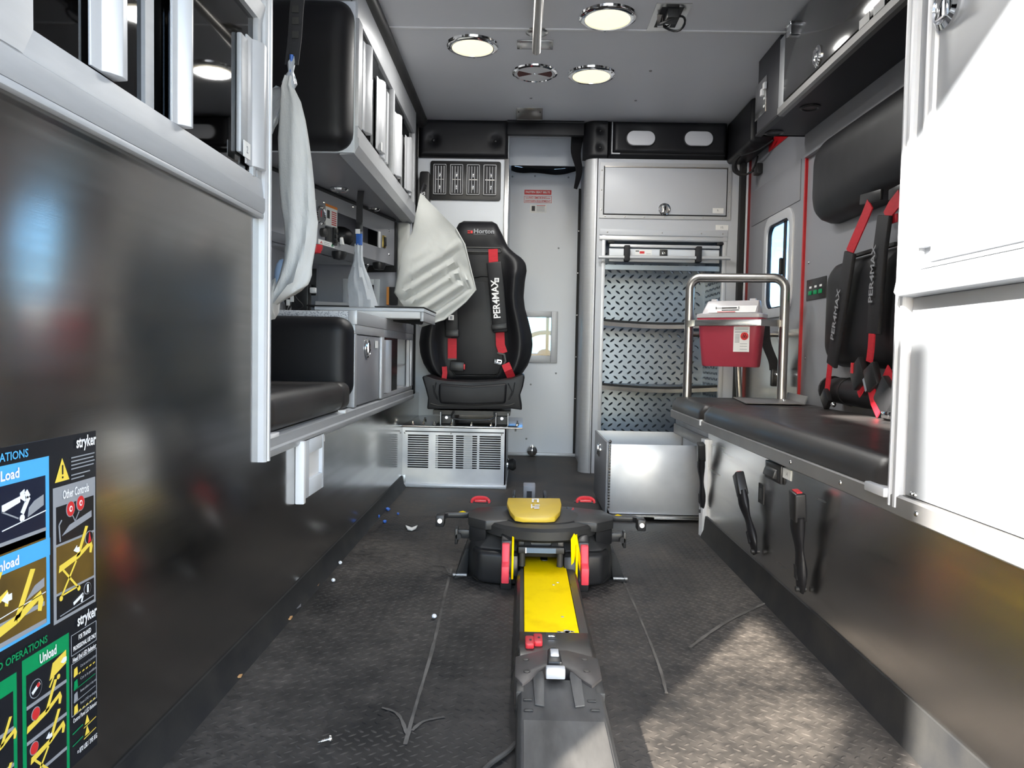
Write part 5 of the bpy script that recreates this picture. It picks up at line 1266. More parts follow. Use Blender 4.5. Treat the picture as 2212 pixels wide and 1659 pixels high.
# roller bar
rb = thing('roller_bar', 'aluminium roll-up shutter handle bar with two black straps', 'shutter bar', (.71,3.83,1.10))
obj('panel', B().box(.432,.995,3.838,3.855,1.125,1.165), 'white_laminate', rb, bev=.002); obj('upper_tube', B().box(.432,.995,3.826,3.850,1.170,1.186), 'aluminium_bright', rb, bev=.005)
obj('lower_panel', B().box(.432,.995,3.836,3.858,1.098,1.124), 'aluminium', rb)
obj('hand_bar', B().cyl((.375,3.812,1.115),(1.045,3.812,1.121), .009, 14), 'aluminium_bright', rb)
for x in (.520,.885): obj('strap', B().box(x-.014,x+.014,3.800,3.862,1.098,1.178), 'black_webbing', rb, bev=.004)
for x in (.428,.985): obj('bumper', B().box(x-.004,x+.030,3.830,3.86,1.190,1.203), 'black_rubber', rb, bev=.003)
g = obj('lock_plate', B().box(.690,.730,3.832,3.838,1.128,1.162), 'dark_grey_plastic', rb, bev=.002); obj('keyhole', B().lathe([(.009,0),(.009,.003),(.004,.004),(0,.003)], (.711,3.832,1.145), (0,-1,0), 16), 'chrome', g)
g = obj('print_label', B().box(.565,.650,3.8365,3.838,1.133,1.160), 'paper', rb)
obj('flag_print', B().box(.588,.612,3.8358,3.8365,1.140,1.152), 'ink_red', g); obj('print_line', B().box(.567,.585,3.8358,3.8365,1.150,1.155), 'ink_black', g); obj('print_line', B().box(.622,.645,3.8358,3.8365,1.138,1.140), 'ink_grey', g)
# pads above the cabinet
kp = thing('headliner_pad', 'narrow rounded black pad with two buttons left of the reading lights', 'pad', (.34,3.85,1.62))
def fn(u, v):
    a = math.pi/2*min(1, u*1.6); z = 1.622 + (CZ-1.625)*v
    x = .350 - .062*math.cos(a) if u < .625 else .350 + (u-.625)/.375*.058; y = 3.895 - .075*math.sin(a)
    e = min(1, min(v,1-v)*(CZ-1.625)/.02); y += .012*(1-math.sqrt(max(0,1-(1-e)**2)))
    for cz in (1.672,1.757): y += .012*math.exp(-(((x-.372)/.016)**2+((z-cz)/.016)**2))
    return V((x, y, z))
obj('cover', B().slab(fn, 24, 24, lambda p: V((p.x, 3.90, p.z))), 'black_vinyl', kp, ang=60)
for cz in (1.672,1.757): obj('button', B().ball((.372,3.828,cz), .008, .006, .008), 'black_plastic', kp)
rp = thing('headliner_pad', 'wide black vinyl pad holding two oval reading lights', 'pad', (.75,3.84,1.62))
obj('cover', dimple_pad(.409,1.018,1.622,CZ-.002,3.86,.045,[],.015), 'black_vinyl', rp, ang=60)
la, lb = at(1385,298,Y=3.79), at(1510,299,Y=3.79)
obj('raised_panel', dimple_pad(.432,1.010,1.640,CZ-.014,3.83,.035,[(la.x,la.z),(lb.x,lb.z)],.018,.085,.012,60,24), 'black_vinyl', rp, ang=60)
obj('edge_bead', B().box(.427,.431,3.80,3.82,1.640,CZ-.014).box(.427,.47,3.80,3.82,1.635,1.6395), 'aluminium', rp)
for c, w in ((la,'left'),(lb,'right')):
    t = thing('reading_light', 'white oval reading light, %s of the pair above the bulkhead cabinet' % w, 'light', (c.x,3.80,c.z-.034), 'oval reading lights')
    obj('lens', B().prism(rrect(c.x-.071,c.x+.071,c.z-.036,c.z+.036,.035,8), 'y', 3.788, 3.815), 'frosted_white', t, bev=.004, seg=3)
    obj('rim', ring(rrect(c.x-.076,c.x+.076,c.z-.041,c.z+.041,.040,8), rrect(c.x-.070,c.x+.070,c.z-.035,c.z+.035,.034,8), 'y', 3.793, 3.815), 'black_plastic', t, bev=.002)
obj('headliner_pad', B().box(1.02,XW,3.45,3.86,1.60,CZ-.002), 'black_vinyl', cat='pad', label='black padded block in the upper right front corner', bev=.02, seg=4)

# ------------------------------------------------------------------ aluminium bin in the step well
bn = thing('metal_bin', 'open-topped aluminium bin standing at the end of the bench', 'bin', (.5,3.0,0))
obj('front_panel', B().box(.335,.690,2.76,2.764,.024,.286), 'aluminium_raw', bn, bev=.001)
obj('back_panel', B().box(.325,.690,3.18,3.184,.024,.292), 'aluminium_raw', bn)
obj('right_panel', B().box(.686,.690,2.764,3.18,.024,.286), 'aluminium_raw', bn)
obj('bottom_panel', B().box(.335,.690,2.764,3.18,.024,.030), 'aluminium_raw', bn)
g = obj('side_door', B().box(.318,.326,2.755,3.20,.020,.292), 'grey_laminate', bn, bev=.002)
obj('latch_cup', B().lathe([(.030,0),(.030,.004),(.024,.006),(0,.003)], (.318,2.99,.235), (-1,0,0), 22), 'chrome', g)
obj('latch_paddle', B().box(.306,.314,2.98,3.0,.215,.255), 'chrome', g, bev=.003)
for k in range(22): obj('hinge_knuckle', B().cyl((.331,2.756,.045+k*.011),(.331,2.756,.053+k*.011), .0045, 8), 'steel_bright', bn)
obj('hinge_finial', B().lathe([(.0045,0),(.007,.006),(.004,.013),(0,.016)], (.331,2.756,.288), n=10), 'chrome', bn)
obj('slide_rail', B().box(.34,.69,2.748,2.762,.016,.022).box(.50,.69,2.740,2.75,.010,.015), 'steel_bright', bn)
obj('caster_block', B().box(.36,.67,2.85,3.12,.0,.024), 'black_rubber', bn)
# ------------------------------------------------------------------ bench on the right
bb = thing('squad_bench', 'aluminium-edged squad bench frame along the right wall', 'bench', (.88,2.2,0))
obj('front_rail', B().prism([(XR-.008,.360),(XR-.014,.364),(XR-.014,.392),(XR-.010,.396),(XR+.03,.396),(XR+.03,.360)], 'y', .30, 3.12), 'aluminium_dark', bb, ang=20)
obj('lower_channel', B().box(XR-.004,XR+.03,2.555,3.10,.298,.338), 'aluminium_dark', bb, bev=.003)
obj('channel_recess', B().box(XR+.004,XR+.03,2.555,3.10,.338,.360), 'aluminium_raw', bb)
obj('deck', B().box(XR+.02,XW,1.25,3.12,.372,.394), 'grey_laminate', bb)
obj('end_panel', B().box(XR+.02,XW,2.535,2.55,0,.372), 'grey_laminate', bb)
obj('post', B().prism([(XR-.014,2.530),(XR-.018,2.538),(XR-.012,2.545),(XR-.012,2.551),(XR-.018,2.556),(XR-.016,2.570),(XR+.02,2.570),(XR+.02,2.530)], 'z', 0, .335), 'aluminium_bright', bb, ang=20)
for y in (1.17,1.45,1.72): obj('screw', B().lathe([(.005,0),(.004,.002),(0,.003)], (XR-.014,y,.378), (-1,0,0), 10), 'steel_bright', bb)
obj('clip', B().box(XR-.022,XR+.02,1.262,1.335,.385,.402), 'aluminium_bright', bb, bev=.003); obj('clip', B().box(XR-.018,XR-.008,2.588,2.600,.378,.398), 'white_plastic', bb)
def cushion(x0, x1, y0, y1, z0, z1, r, puff):
    def fn(u, v):
        x = x0+(x1-x0)*u; y = y0+(y1-y0)*v
        e = min(min(u,1-u)*(x1-x0), min(v,1-v)*(y1-y0)); k = min(1, e/r); d = math.sqrt(max(0, 1-(1-k)**2))
        cx = min(max(x,x0+r),x1-r); cy = min(max(y,y0+r),y1-r)
        if (x < x0+r or x > x1-r) and (y < y0+r or y > y1-r):
            dx, dy = x-cx, y-cy; l = math.hypot(dx,dy); m = max(abs(dx),abs(dy))
            if l > 1e-6: x = cx+dx*m/l; y = cy+dy*m/l
        return V((x, y, z0 + (z1-z0)*(.45+.55*d) + puff*math.sin(math.pi*u)*math.sin(math.pi*v)))
    return B().slab(fn, 26, 46, lambda p: V((p.x, p.y, z0)))
bc_ = thing('bench_cushion', 'long black vinyl bench cushion with a faint crease', 'cushion', (.87,1.93,.396))
obj('cover', cushion(XR-.012,1.075,1.27,2.585,.397,.450,.034,.004), 'black_vinyl_bench', bc_, ang=60)
bc2 = thing('bench_cushion', 'short black vinyl cushion at the front end of the bench', 'cushion', (.87,2.86,.396))
obj('cover', cushion(XR-.012,1.10,2.605,3.13,.397,.448,.030,.003), 'black_vinyl_bench', bc2, ang=60)
# bench front fittings
t = thing('bench_latch', 'black paddle latch on the steel bench front', 'latch', (XR,1.85,.30))
a, b = at(1655,996,X=XR-.004), at(1688,1050,X=XR-.004)
obj('plate', B().box(XR-.007,XR,b.y,a.y,.310,.356), 'black_plastic', t, bev=.003); obj('recess', B().box(XR-.0075,XR-.006,b.y+.012,a.y-.012,.316,.350), 'dark_interior', t)
obj('paddle', B().hexa([(XR-.007,b.y+.02,.318),(XR-.007,a.y-.02,.318),(XR-.020,a.y-.02,.322),(XR-.020,b.y+.02,.322)],[(XR-.007,b.y+.02,.345),(XR-.007,a.y-.02,.345),(XR-.015,a.y-.02,.340),(XR-.015,b.y+.02,.340)]), 'dark_grey_plastic', t, bev=.003)
c = at(1700,1026,X=XR-.001)
number_label('14', (XR-.0005,c.y,.341), (0,-1,0), (0,0,1), .055, .024, 'small white label reading 14 beside the bench latch')
c = at(1644,1066,X=XR-.001)
t = thing('tape_patch', 'small torn black tape patch on the bench front', 'tape', (XR,c.y,c.z-.025)); obj('tape', B().box(XR-.002,XR,c.y-.020,c.y+.020,c.z-.026,c.z+.026), 'black_rubber', t); obj('worn_centre', B().box(XR-.0026,XR-.002,c.y-.010,c.y+.010,c.z-.016,c.z+.014), 'dark_grey_plastic', t)
def buckle_stalk(label, top, bot, X, lean, w, red=True, mats=('black_plastic','black_vinyl')):
    a, b = at(*top, X=X), at(*bot, X=X+.025)
    t = thing('belt_buckle', label, 'seat belt', (b.x,b.y,max(b.z,.0)), 'buckle stalks on the bench front')
    d = (a-b).normalized(); side = V((0,1,0)) - d*d.y; side.normalize(); out = d.cross(side)
    L = (a-b).length; hl = .065
    h0 = a - d*hl
    obj('head', B().hexa([h0-side*w*.8-out*.013,h0+side*w*.8-out*.013,h0+side*w*.8+out*.013,h0-side*w*.8+out*.013],[a-side*w-out*.012,a+side*w-out*.012,a+side*w+out*.012,a-side*w+out*.012]), mats[0], t, bev=.004, seg=3)
    if red: obj('release_button', B().obox(a+d*.0005, side*w*.62, out*.006, d*.0015), 'red_plastic', t)
    rings = []
    for k in range(13):
        u = k/12; p = (h0+d*.012).lerp(b, u) + side*(.006*math.sin(u*7)) ; ww = w*(1.20-.25*u+.14*math.sin(u*9)) if u < .95 else w*.85
        rings.append([p + side*ww*math.cos(2*math.pi*i/14) + out*(.011*(1-.35*u)+.003*math.sin(u*11))*math.sin(2*math.pi*i/14) for i in range(14)])
    obj('sleeve', B().loft(rings), mats[1], t, ang=60)
    obj('anchor_bolt', B().cyl(b+V((.010,0,.006)), b+V((-.012,0,.006)), .006, 12), 'dark_grey_plastic', t)
    obj('label_stitch', B().obox(h0.lerp(b,.72)-V((.010,0,0)), side*w*.4, V((.0008,0,0)), d*.016), 'black_webbing', t)
    return t
buckle_stalk('black buckle stalk at the far end of the bench front beside the post', (1514,957), (1517,1108), .606, 0, .016, False)
buckle_stalk('leaning black buckle stalk with red button in the middle of the bench front', (1594,1022), (1632,1196), .600, 0, .021)
buckle_stalk('upright black buckle stalk with red button nearest the camera', (1722,1062), (1730,1278), .600, 0, .022)

# ------------------------------------------------------------------ guard rail, plate, sharps bin
RA, RB_ = V((.700,3.155,0)), V((1.030,2.955,0))
gr = thing('guard_rail', 'bent steel tube guard rail standing at the front end of the bench', 'guard rail', (.86,3.05,0))
zt_ = .948; rr = .045; dH = (RB_-RA).normalized()
P = [RA+V((0,0,.02)), RA+V((0,0,.5)), RA+V((0,0,zt_-rr))]
for k in range(1,7):
    a = math.pi/2*k/6; P.append(RA + dH*rr*(1-math.cos(a)) + V((0,0,zt_-rr+rr*math.sin(a))))
P.append(RB_ - dH*rr + V((0,0,zt_-.012)))
for k in range(1,7):
    a = math.pi/2*k/6; P.append(RB_ - dH*rr*(1-math.sin(a)) + V((0,0,zt_-.012-rr*(1-math.cos(a)))))
P.append(RB_+V((0,0,.45)))
obj('tube', B().tube(P, .0185, 18), 'steel_tube', gr)
obj('foot_flange', B().lathe([(.04,0),(.04,.006),(.02,.012)], RA, n=24), 'steel_bright', gr)
bpl = obj('base_plate', B().add([(.80,2.66,.4535),(1.01,2.66,.4535),(1.06,2.98,.4535),(.86,3.03,.4535),(.80,2.66,.4565),(1.01,2.66,.4565),(1.06,2.98,.4565),(.86,3.03,.4565)], [(0,3,2,1),(4,5,6,7),(0,1,5,4),(1,2,6,5),(2,3,7,6),(3,0,4,7)]), 'aluminium_dark', gr)
obj('plate_flange', B().hexa([(1.008,2.66,.4535),(1.012,2.66,.4535),(1.062,2.98,.4535),(1.058,2.98,.4535)],[(1.034,2.70,.482),(1.038,2.70,.482),(1.066,2.98,.482),(1.062,2.98,.482)]), 'aluminium_dark', bpl)
obj('plate_bolt', B().ball((.985,2.80,.458), .007), 'chrome', bpl)
# sharps container between the legs
M0 = (RA+RB_)/2; off = V((-dH.y, dH.x, 0)); off = -off if off.y > 0 else off
sc = thing('sharps_container', 'red sharps container with clear lid held in the guard rail', 'sharps container', M0 + V((0,0,.57)))
def sp(s, o, z): return M0 + dH*s + off*o + V((0,0,z))
def sring(w, o0, o1, z, r=.02):
    pts = rrect(-w, w, o0, o1, r, 4); return [sp(a, b, z) for a, b in pts]
obj('tub', B().loft([sring(.108,.000,.085,.580,.022), sring(.111,.000,.088,.586,.022), sring(.126,-.002,.100,.762,.022), sring(.131,-.004,.105,.766,.022), sring(.131,-.004,.105,.775,.022)]), 'red_container', sc, bev=.0, ang=35)
lid = obj('lid', B().loft([sring(.133,-.006,.107,.776,.022), sring(.133,-.006,.107,.790,.022), sring(.120,.0,.095,.794,.02)]), 'clear_lid', sc, ang=35)
obj('lid_chute', B().hexa([sp(-.112,.020,.793),sp(.112,.020,.793),sp(.112,.090,.793),sp(-.112,.090,.793)],[sp(-.100,.012,.848),(sp(.106,.012,.848)),sp(.106,.050,.846),sp(-.100,.050,.846)]), 'clear_lid', lid, bev=.006)
obj('chute_panel', B().hexa([sp(-.085,.093,.796),sp(.104,.093,.796),sp(.104,.0955,.796),sp(-.085,.0955,.796)],[sp(-.085,.066,.824),sp(.104,.066,.824),sp(.104,.0685,.824),sp(-.085,.0685,.824)]), 'white_plastic', lid)
mb = B().obox(sp(-.002,.0815,.815), dH*.030, off*.0008, V((0,0,.0022))); mb.obox(sp(-.045,.0815,.815), dH*.012, off*.0008, V((0,0,.0008)))
for s in (-.055,.036): mb.obox(sp(s,.0815,.815), dH*.0012, off*.0008, V((0,0,.005)))
mb.obox(sp(.004,.0885,.806), dH*.034, off*.0008, V((0,0,.0014)))
obj('needle_print', mb, 'ink_black', lid)
obj('red_print', B().obox(sp(-.01,.0955,.799), dH*.036, off*.0008, V((0,0,.0012))), 'ink_red', lid)
for s in (-.08,.075): obj('hinge_tab', B().obox(sp(s,.02,.850), dH*.012, off*.008, V((0,0,.005))), 'clear_lid', lid, bev=.002)
lb_ = obj('label', B().obox(sp(.055,.1005,.690)+off*.0000, dH*.031, off*.0010, V((0,0,.050))), 'paper', sc)
obj('biohazard_disc', B().lathe([(.0155,0),(.0155,.0008),(0,.0008)], sp(.067,.1020,.702), off, 24), 'ink_red', lb_)
for k in range(3):
    a = math.radians(90+120*k); c = sp(.067,.1032,.702) + dH*.006*math.cos(a) + V((0,0,.006*math.sin(a)))
    obj('hazard_ring', B().tube([c + dH*.0042*math.cos(q) + V((0,0,.0042*math.sin(q))) for q in [2*math.pi*j/12 for j in range(13)]], .0010, 5), 'ink_black', lb_)
mb = B()
for z in (.734,.728,.721,.716): mb.obox(sp(.055,.1018,z), dH*.026, off*.0006, V((0,0,.0012)))
for k in range(7): mb.obox(sp(.039,.1018,.708-k*.005), dH*.009, off*.0006, V((0,0,.0011)))
for z in (.672,.662,.650): mb.obox(sp(.064,.1018,z), dH*.014, off*.0006, V((0,0,.0009)))
obj('print_lines', mb, 'ink_grey', lb_)
br = thing('container_bracket', 'steel band bracket clamping the sharps container to the rail', 'bracket', M0+V((0,0,.75)))
obj('front_band', B().obox(sp(.0,.1085,.755), dH*.131, off*.0015, V((0,0,.0125))), 'steel_bright', br, bev=.001)
for s, e in ((-1,-.195),(1,.185)):
    obj('side_arm', B().hexa([sp(s*.131,.107,.742),sp(s*.131,.110,.742),sp(e,.022,.742),sp(e,.019,.742)],[sp(s*.131,.107,.768),sp(s*.131,.110,.768),sp(e,.022,.768),sp(e,.019,.768)]), 'steel_bright', br)

# ------------------------------------------------------------------ bench back: pads and harnesses
def wall_pad(y0, y1, z0, z1, xf, xb, r, slope=0.0):
    """pad on the right wall, facing -X"""
    def fn(u, v):
        y = y0+(y1-y0)*u; z = z0+(z1-z0)*v
        e = min(min(u,1-u)*(y1-y0), min(v,1-v)*(z1-z0)); k = min(1, e/r); d = math.sqrt(max(0, 1-(1-k)**2))
        cy = min(max(y,y0+r),y1-r); cz = min(max(z,z0+r),z1-r)
        if (y < y0+r or y > y1-r) and (z < z0+r or z > z1-r):
            dy, dz = y-cy, z-cz; l = math.hypot(dy,dz); m = max(abs(dy),abs(dz))
            if l > 1e-6: y = cy+dy*m/l; z = cz+dz*m/l
        return V((xb-(xb-xf)*(.2+.8*d), y, z))
    return B().slab(fn, 46, 26, lambda p: V((xb, p.y, p.z)))
p_tl = at(1752,320,X=1.06); p_b = at(1789,467,X=1.06)
up = thing('bench_head_pad', 'long black vinyl head pad on the wall above the bench', 'pad', (1.08,2.1,p_b.z))
obj('cover', wall_pad(1.26, 2.80, 1.105, 1.415, 1.035, 1.128, .10), 'black_vinyl', up, ang=60)
q_l = at(1779,620,X=1.06); q_t = at(1840,500,X=1.06); q_b = at(1800,798,X=1.06)
for k, (y0, y1, w) in enumerate(((2.02,2.675,'far'),(1.30,2.00,'near'))):
    lp_ = thing('bench_back_pad', 'black vinyl back pad of the %s bench seat' % ('front-most' if k == 0 else 'rear-most'), 'pad', (1.09,(y0+y1)/2,.58), 'bench back pads')
    obj('cover', wall_pad(y0, y1, .592, .958, 1.055, 1.128, .085), 'black_vinyl', lp_, ang=60)
    obj('top_slot', B().box(1.070,1.085,y0+.16,y1-.16,.952,.962), 'dark_grey_plastic', lp_)
def hb_strap(name, pix, X, hwid, th, m, parent, bev=0.0):
    P = [at(px, py, X=X) for px, py in pix]; wv = []
    for k in range(len(P)):
        d = (P[min(k+1,len(P)-1)]-P[max(k-1,0)]).normalized(); wv.append(V((0,d.z,-d.y)).normalized()*hwid*(-1 if d.z > 0 else 1))
    return obj(name, B().ribbon(P, wv, th), m, parent, bev=bev)
hn = thing('bench_harness', 'red and black four-point harness on the front-most bench seat', 'harness', (1.05,2.4,.46))
for pix in ([(1880,440),(1868,470),(1834,548)], [(1945,425),(1925,450),(1915,470)]): hb_strap('red_strap', pix, 1.040, .024, .004, 'red_webbing', hn)
hb_strap('strap_guide', [(1860,432),(1905,420)], 1.044, .016, .010, 'black_plastic', hn, .003); hb_strap('strap_guide', [(1922,422),(1950,408)], 1.044, .016, .010, 'black_plastic', hn, .003)
s1 = hb_strap('shoulder_pad', [(1837,545),(1822,640),(1808,720),(1797,790)], 1.034, .034, .014, 'black_webbing', hn, .004)
s2_ = hb_strap('shoulder_pad', [(1912,465),(1902,540),(1895,620),(1888,722)], 1.034, .036, .014, 'black_webbing', hn, .004)
for sp_, (pa, pb) in ((s1, ((1799,735),(1815,615))), (s2_, ((1882,655),(1889,545)))):
    a, b = at(*pa, X=1.024), at(*pb, X=1.024); u = (b-a).normalized(); text('lettering', 'PER4MAX', .036, a, u, V((0,u.z,-u.y)), 'ink_grey', sp_, 'LEFT', .0008, 1.1, .003)
hb_strap('red_strap', [(1793,788),(1790,815),(1786,850)], 1.030, .016, .004, 'red_webbing', hn)
hb_strap('red_strap', [(1884,718),(1882,750),(1878,782)], 1.030, .018, .004, 'red_webbing', hn)
hb_strap('red_strap', [(1880,830),(1888,865),(1900,892)], 1.020, .020, .004, 'red_webbing', hn); hb_strap('red_strap', [(1858,838),(1862,850)], 1.03, .02, .004, 'red_webbing', hn)
bk_ = hb_strap('buckle', [(1850,785),(1862,830)], 1.022, .040, .022, 'black_plastic', hn, .006); c = at(1842,795,X=1.012); obj('release_button', B().box(1.008,1.014,c.y-.006,c.y+.006,c.z-.016,c.z+.016), 'red_plastic', bk_)
hb_strap('adjuster', [(1880,790),(1890,840)], 1.020, .034, .022, 'black_plastic', hn, .008); hb_strap('tongue', [(1866,818),(1872,845)], 1.012, .006, .004, 'chrome', hn)
hb_strap('lap_clip', [(1780,848),(1790,876)], 1.022, .024, .018, 'black_plastic', hn, .005)
c = at(1800,874,X=1.02); obj('bolt', B().ball(c, .009), 'chrome', hn); c = at(1918,898,X=1.0); obj('anchor', B().box(c.x-.01,c.x+.01,c.y-.02,c.y+.02,c.z-.008,c.z+.012), 'chrome', hn, bev=.003)
hn2 = thing('bench_harness', 'harness on the rear-most bench seat, mostly hidden by the white closet', 'harness', (1.05,1.9,.46))
hb_strap('red_strap', [(1925,800),(1912,830)], 1.035, .024, .004, 'red_webbing', hn2); hb_strap('red_strap', [(1938,470),(1925,475)], 1.045, .012, .004, 'red_webbing', hn2)
hb_strap('buckle', [(1905,835),(1930,880)], 1.03, .045, .03, 'black_plastic', hn2, .008)
rb_ = thing('belt_roll', 'rolled black belt housing lying at the back of the bench', 'belt housing', (1.06,2.35,.452))
obj('tube', B().tube([(1.085,2.63,.512),(1.085,2.57,.512),(1.085,2.565,.512),(1.083,2.35,.512),(1.08,2.18,.512)], [.030,.033,.044,.046,.044], 18), 'black_vinyl', rb_, ang=50)
for y in (2.60,2.45,2.22): obj('band', B().cyl((1.085,y,.512),(1.085,y+.012,.512), .048, 18), 'black_plastic', rb_)
# wall switch panel by the doorway
a, b = at(1754,611,X=XW-.004), at(1776,653,X=XW-.004)
t = thing('wall_keypad', 'small black switch panel on the wall beside the bench back pad', 'keypad', (XW,2.86,b.z))
obj('plate', B().box(XW-.004,XW,2.80,2.99,.848,.930), 'black_plastic', t, bev=.002)
for k in range(3):
    obj('button', B().box(XW-.007,XW-.004,2.83+k*.05,2.862+k*.05,.868,.884), 'ink_green', t, bev=.001); obj('print', B().box(XW-.0048,XW-.004,2.835+k*.05,2.857+k*.05,.894,.902), 'ink_white', t)
for y, z in ((3.0,1.0),(3.0,.62)): obj('wall_screw', B().lathe([(.006,0),(.004,.003),(0,.004)], (XW,y-.015,z), (-1,0,0), 10), 'steel_bright', label='small screw in the grey wall beside the doorway, %s of two' % ('upper' if z > .8 else 'lower'), cat='screw')

# ------------------------------------------------------------------ right upper cabinet
XC = .925; zc0, zc1 = 1.512, CZ-.002
rc_ = thing('overhead_cabinet', 'black overhead cabinet with tinted flip-up doors above the bench', 'cabinet', (1.02,2.1,zc0))
obj('body', B().box(XC+.012,XW,1.27,3.045,zc0,zc0+.015).box(XC+.012,XW,3.03,3.045,zc0,zc1).box(XC+.012,XW,1.27,1.285,zc0,zc1).box(XC+.012,XW,1.27,3.045,zc1-.015,zc1), 'underside_black', rc_)
obj('end_face', B().box(XC,XC+.012,2.79,3.045,zc0,zc1), 'underside_black', rc_, bev=.002)
obj('bottom_edge', B().prism([(XC-.004,zc0+.004),(XC-.004,zc0+.026),(XC+.012,zc0+.030),(XC+.02,zc0-.002),(XC+.004,zc0-.002)], 'y', 1.27, 2.79), 'aluminium_dark', rc_, ang=20)
obj('bottom_seam', B().box(XC-.004,XC+.02,2.79,3.047,zc0-.002,zc0+.006), 'black_plastic', rc_)
obj('frame_stile', B().box(XC-.002,XC+.010,2.735,2.79,zc0+.028,zc1-.02), 'aluminium', rc_, bev=.002)
for k, (y0, y1) in enumerate(((1.98,2.735),(1.272,1.97))):
    d = obj('door', B().box(XC-.004,XC+.004,y0+.004,y1-.004,zc0+.032,zc1-.012), 'tinted_door', rc_, bev=.001)
    for y in (y0+.06, y1-.05): obj('hinge', B().box(XC-.010,XC-.002,y-.020,y+.020,zc1-.050,zc1-.006).box(XC-.014,XC-.004,y-.028,y+.028,zc1-.014,zc1-.004), 'chrome', d, bev=.002)
    c = at(1767,122,X=XC-.004) if k == 0 else V((XC,1.60,1.62))
    obj('latch_cup', B().lathe([(.034,0),(.034,.004),(.026,.008),(.022,.003),(0,.003)], (XC-.004,c.y,c.z), (-1,0,0), 24), 'chrome', d); obj('latch_paddle', B().box(XC-.018,XC-.006,c.y-.010,c.y+.010,c.z-.020,c.z+.020), 'chrome', d, bev=.003)
for k, (pp, ln) in enumerate((((1867,45),'nearer the roof corner of the far door'),((1899,14),'on the near door beside its edge'))):
    c = at(*pp, X=XC-.005); number_label('', (XC-.0045,c.y,c.z), (0,-1,0), (0,0,1), .060, .024, 'white number label on the overhead cabinet, ' + ln)
obj('wall_fillet', B().box(XW-.02,XW,1.26,3.02,1.42,zc0), 'grey_laminate', rc_)
sp2 = thing('switch_plate', 'steel switch plate with white rockers on the end of the overhead cabinet', 'switch plate', (XC,2.95,1.56))
a, b = at(1634,185,X=XC-.001), at(1654,255,X=XC-.001)
obj('plate', B().box(XC-.003,XC,b.y,a.y,1.575,1.715), 'steel_bright', sp2, bev=.001)
for y, z in ((2.965,1.66),(2.935,1.675)): obj('rocker', B().box(XC-.014,XC-.003,y-.011,y+.011,z-.016,z+.010), 'white_plastic', sp2, bev=.002)
for z in (1.63,1.60): obj('indicator', B().box(XC-.0045,XC-.003,2.945,2.958,z-.004,z+.004), 'ink_white', sp2)
for (px, py) in ((1750,231),(1672,286)):
    p = at(px, py, Z=zc0); 
    t = thing('puck_light', 'dark puck light under the overhead cabinet, ' + ('nearer the camera' if px > 1700 else 'at the doorway end'), 'puck light', (p.x,p.y,zc0-.006), 'puck lights under the overhead cabinet')
    obj('rim', B().lathe([(.036,0),(.036,-.004),(.028,-.007),(.024,-.003),(0,-.003)], (p.x,p.y,zc0), n=24), 'black_plastic', t)

# ------------------------------------------------------------------ white closet, near right
wc = thing('tall_closet', 'tall white closet beside the rear door, struck by sunlight', 'closet', (.88,.78,.36))
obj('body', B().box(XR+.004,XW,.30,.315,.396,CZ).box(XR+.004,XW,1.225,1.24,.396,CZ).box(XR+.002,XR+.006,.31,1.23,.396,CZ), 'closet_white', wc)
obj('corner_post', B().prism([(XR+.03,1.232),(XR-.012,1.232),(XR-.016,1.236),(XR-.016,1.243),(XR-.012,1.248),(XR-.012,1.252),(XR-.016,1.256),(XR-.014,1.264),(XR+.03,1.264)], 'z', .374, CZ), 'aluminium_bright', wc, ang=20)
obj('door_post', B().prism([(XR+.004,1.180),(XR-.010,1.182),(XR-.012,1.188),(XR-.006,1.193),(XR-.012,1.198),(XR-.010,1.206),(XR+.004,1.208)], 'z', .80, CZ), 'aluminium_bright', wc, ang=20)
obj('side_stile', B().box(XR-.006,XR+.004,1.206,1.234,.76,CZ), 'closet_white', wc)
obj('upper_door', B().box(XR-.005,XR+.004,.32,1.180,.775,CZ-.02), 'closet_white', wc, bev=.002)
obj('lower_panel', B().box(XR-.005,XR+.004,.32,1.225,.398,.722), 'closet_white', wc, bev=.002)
obj('shelf_lip', B().prism([(XR-.002,.722),(XR-.034,.724),(XR-.038,.730),(XR-.034,.752),(XR-.010,.764),(XR-.002,.764)], 'y', .32, 1.222), 'closet_white', wc, ang=20)
obj('lip_shadow_gap', B().box(XR-.008,XR-.001,.32,1.20,.766,.772), 'aluminium', wc)
c = at(2047,10,X=XR-.006)
g = obj('latch_cup', B().lathe([(.036,0),(.036,.005),(.028,.009),(.024,.003),(0,.003)], (XR-.005,c.y,c.z), (-1,0,0), 26), 'chrome', wc); obj('latch_paddle', B().box(XR-.020,XR-.008,c.y-.011,c.y+.011,c.z-.022,c.z+.022), 'chrome', g, bev=.003)
for y in (1.19,1.20): obj('rivet', B().ball((XR-.006,y,.404), .004, n=8, m=6), 'steel_bright', wc)
